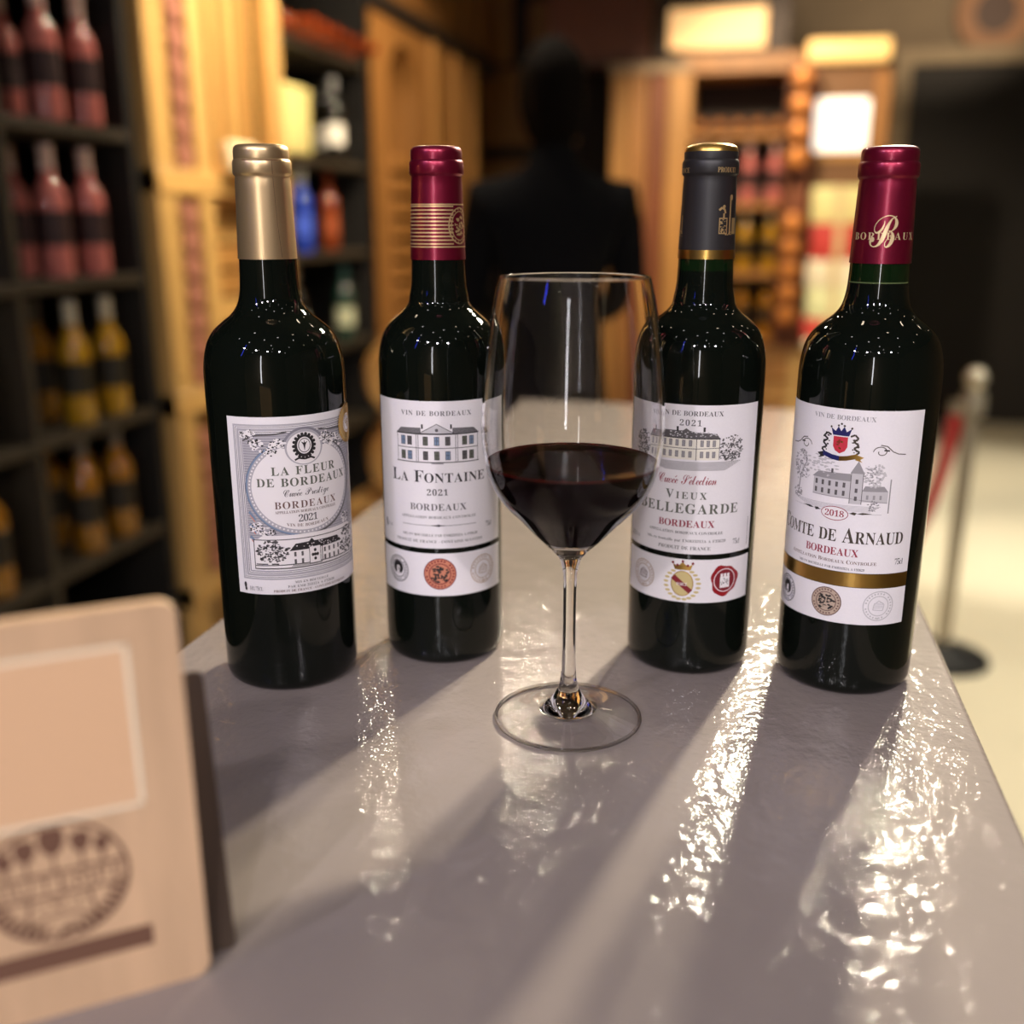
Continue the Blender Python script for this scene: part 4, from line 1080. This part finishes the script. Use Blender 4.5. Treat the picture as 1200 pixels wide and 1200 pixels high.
# ================================================================== ROPE STANCHION
steel = mat('brushed steel', rgb(176, 168, 150), .35, .7)
SX, SY = .690, 3.27
t = thing('rope_stanchion', 'steel post with round black base standing on the pale floor at right', 'stanchion', (SX, SY, 0))
mesh_obj('base', lathe_me('base', [(0, 0), (.14, 0), (.145, .008), (.14, .02), (.06, .04), (.03, .06), (0, .06)], mat('black rubber base', (.014, .014, .014), .5), 36), t)
mesh_obj('pole', lathe_me('pole', [(0, .05), (.022, .05), (.022, .86), (0, .86)], steel, 20), t)
mesh_obj('collar', lathe_me('collar', [(.022, .80), (.033, .80), (.036, .82), (.036, .85), (.033, .87), (0, .87)], steel, 20), t)
mesh_obj('finial', lathe_me('finial', [(0, .87), (.014, .872), (.02, .885)] + smooth_prof([(.02, .885), (.032, .905), (.032, .92), (.02, .94), (0, .947)], 3), steel, 20), t)
red = mat('red velvet', rgb(190, 26, 26), .7, Sheen_Weight=.4)
P = []
for k in range(25):
    f = k / 24
    P.append((SX - .035 - .19 * f + .03 * math.sin(f * 3), SY + .02 + .28 * f, .82 - .80 * (f ** .75) + .0))
P += [(SX - .25, SY + .36, .026), (SX - .30, SY + .42, .024), (SX - .38, SY + .44, .024)]
rp = thing('velvet_rope', 'red velvet rope hanging from the steel post down to the floor', 'rope', (0, 0, 0))
mesh_obj('rope', tube_me('rope', P, .022, red, 12), rp)
mesh_obj('hook', tube_me('hook', [(SX - .036, SY + .02, .80), (SX - .036, SY + .02, .84)], .026, steel, 12), rp)

# ================================================================== PERSON IN BLACK, SEEN FROM BEHIND
PX, PY, PH = -.53, 2.85, 1.80
cloth = noisy(mat('black cloth', (.005, .005, .006), .9, Specular_IOR_Level=.08), 60, .2, .2, 200)
trous = noisy(mat('black trousers', (.006, .006, .008), .9, Specular_IOR_Level=.08), 60, .2)
skin = mat('skin', rgb(176, 126, 98), .5, Subsurface_Weight=.1)
hairm = noisy(mat('dark hair', (.005, .0035, .003), .8, Specular_IOR_Level=.04), 200, .3, .4, 300)
shoe = mat('black shoe leather', (.01, .01, .01), .35)
def person():
    J = {}
    V, E, Rd = [], [], []
    def add(p, r, frm=None):
        V.append(Vector(p)); Rd.append(r if isinstance(r, tuple) else (r, r))
        if frm is not None: E.append((frm, len(V) - 1))
        return len(V) - 1
    pel = add((0, 0, .95), (.165, .12))
    waist = add((0, .0, 1.10), (.150, .105), pel)
    chest = add((0, .0, 1.28), (.180, .120), waist)
    upper = add((0, -.01, 1.42), (.170, .105), chest)
    neck0 = add((0, -.005, 1.50), (.075, .070), upper)
    neck1 = add((0, .015, 1.56), (.060, .062), neck0)
    h0 = add((0, .035, 1.62), (.066, .080), neck1)
    h1 = add((0, .035, 1.70), (.077, .095), h0)
    h2 = add((0, .025, 1.765), (.062, .078), h1)
    nose = add((0, .125, 1.665), (.016, .016), h1)
    for s in (-1, 1):
        ear = add((s * .082, .025, 1.675), (.014, .02), h1)
        sh = add((s * .185, -.01, 1.425), .070, upper)
        el = add((s * .225, .02, 1.17), .052, sh)
        e2 = add((s * .17, .14, 1.12), .043, el)
        wr = add((s * .10, .25, 1.12), .030, e2)
        pm = add((s * .075, .315, 1.125), (.022, .036), wr)
        for q, (dz, L) in enumerate(((-.027, .066), (-.009, .082), (.009, .085), (.026, .075))):
            f1 = add((s * .070, .365, 1.125 + dz), .0095, pm)
            f2 = add((s * .055, .365 + L * .5, 1.125 + dz), .0085, f1)
            add((s * .030, .360 + L * .85, 1.122 + dz), .0072, f2)
        t1 = add((s * .055, .325, 1.168), .0110, pm); add((s * .035, .355, 1.180), .0090, t1)
        hp = add((s * .095, 0, .86), .100, pel)
        kn = add((s * .105, .015, .50), .063, hp)
        cf = add((s * .108, -.01, .34), .056, kn)
        an = add((s * .110, -.02, .09), .040, cf)
        ft = add((s * .115, .06, .05), (.042, .042), an)
        add((s * .12, .15, .036), (.038, .030), ft)
    me = bpy.data.meshes.new('person skeleton'); me.from_pydata(V, E, [])
    o = bpy.data.objects.new('tmp_person', me); COL.objects.link(o)
    o.modifiers.new('skin', 'SKIN').use_smooth_shade = True
    for i, sv in enumerate(me.skin_vertices[0].data):
        sv.radius = Rd[i]; sv.use_root = (i == 0)
    sd = o.modifiers.new('sub', 'SUBSURF'); sd.levels = 2; sd.render_levels = 2
    dg = bpy.context.evaluated_depsgraph_get()
    m2 = bpy.data.meshes.new_from_object(o.evaluated_get(dg))
    bpy.data.objects.remove(o)
    m2.materials.clear()
    for m in (cloth, skin, trous, shoe): m2.materials.append(m)
    zmin = min(v.co.z for v in m2.vertices)
    for v in m2.vertices: v.co.z -= zmin
    for p in m2.polygons:
        c = p.center; p.use_smooth = True
        hand = c.y > .235
        p.material_index = 1 if (c.z > 1.60 or hand) else 0 if c.z > .96 else 3 if c.z < .085 else 2
        if p.material_index == 2 and abs(c.x) > .2: p.material_index = 0
    return m2
pt = thing('person', 'person in black clothes standing with back turned beyond the counter', 'person', (PX, PY, 0), R(14))
mesh_obj('body', person(), pt)
bm = bmesh.new(); bmesh.ops.create_uvsphere(bm, u_segments=28, v_segments=18, radius=1)
for v in bm.verts:
    x, y, z = v.co
    f = 1 + .03 * math.sin(9 * x + 4 * z) * math.sin(7 * y)
    v.co = Vector((x * .092 * f, y * .108 * f + .012, z * .118 * f + 1.715))
    if y > .35 and z < .35: v.co.y = .05 + (v.co.y - .05) * .35      # keep the face free
    if y < .35 and z < -.1: v.co.z = 1.715 + (v.co.z - 1.715) * 1.5; v.co.x *= 1.0 - .12 * z
mesh_obj('hair', finish(bm, 'hair', hairm, True), pt)
bm = bmesh.new()
for s in (-1, 1):
    bmesh.ops.create_uvsphere(bm, u_segments=10, v_segments=8, radius=.011, matrix=Matrix.Translation((s * .032, .108, 1.69)))
mesh_obj('eyes', finish(bm, 'eyes', mat('eye', (.6, .58, .55), .2), True), pt)
mesh_obj('mouth', tube_me('mouth', [(-.024, .105, 1.622), (0, .114, 1.62), (.024, .105, 1.622)], .006, mat('lips', rgb(150, 84, 76), .5), 8), pt)
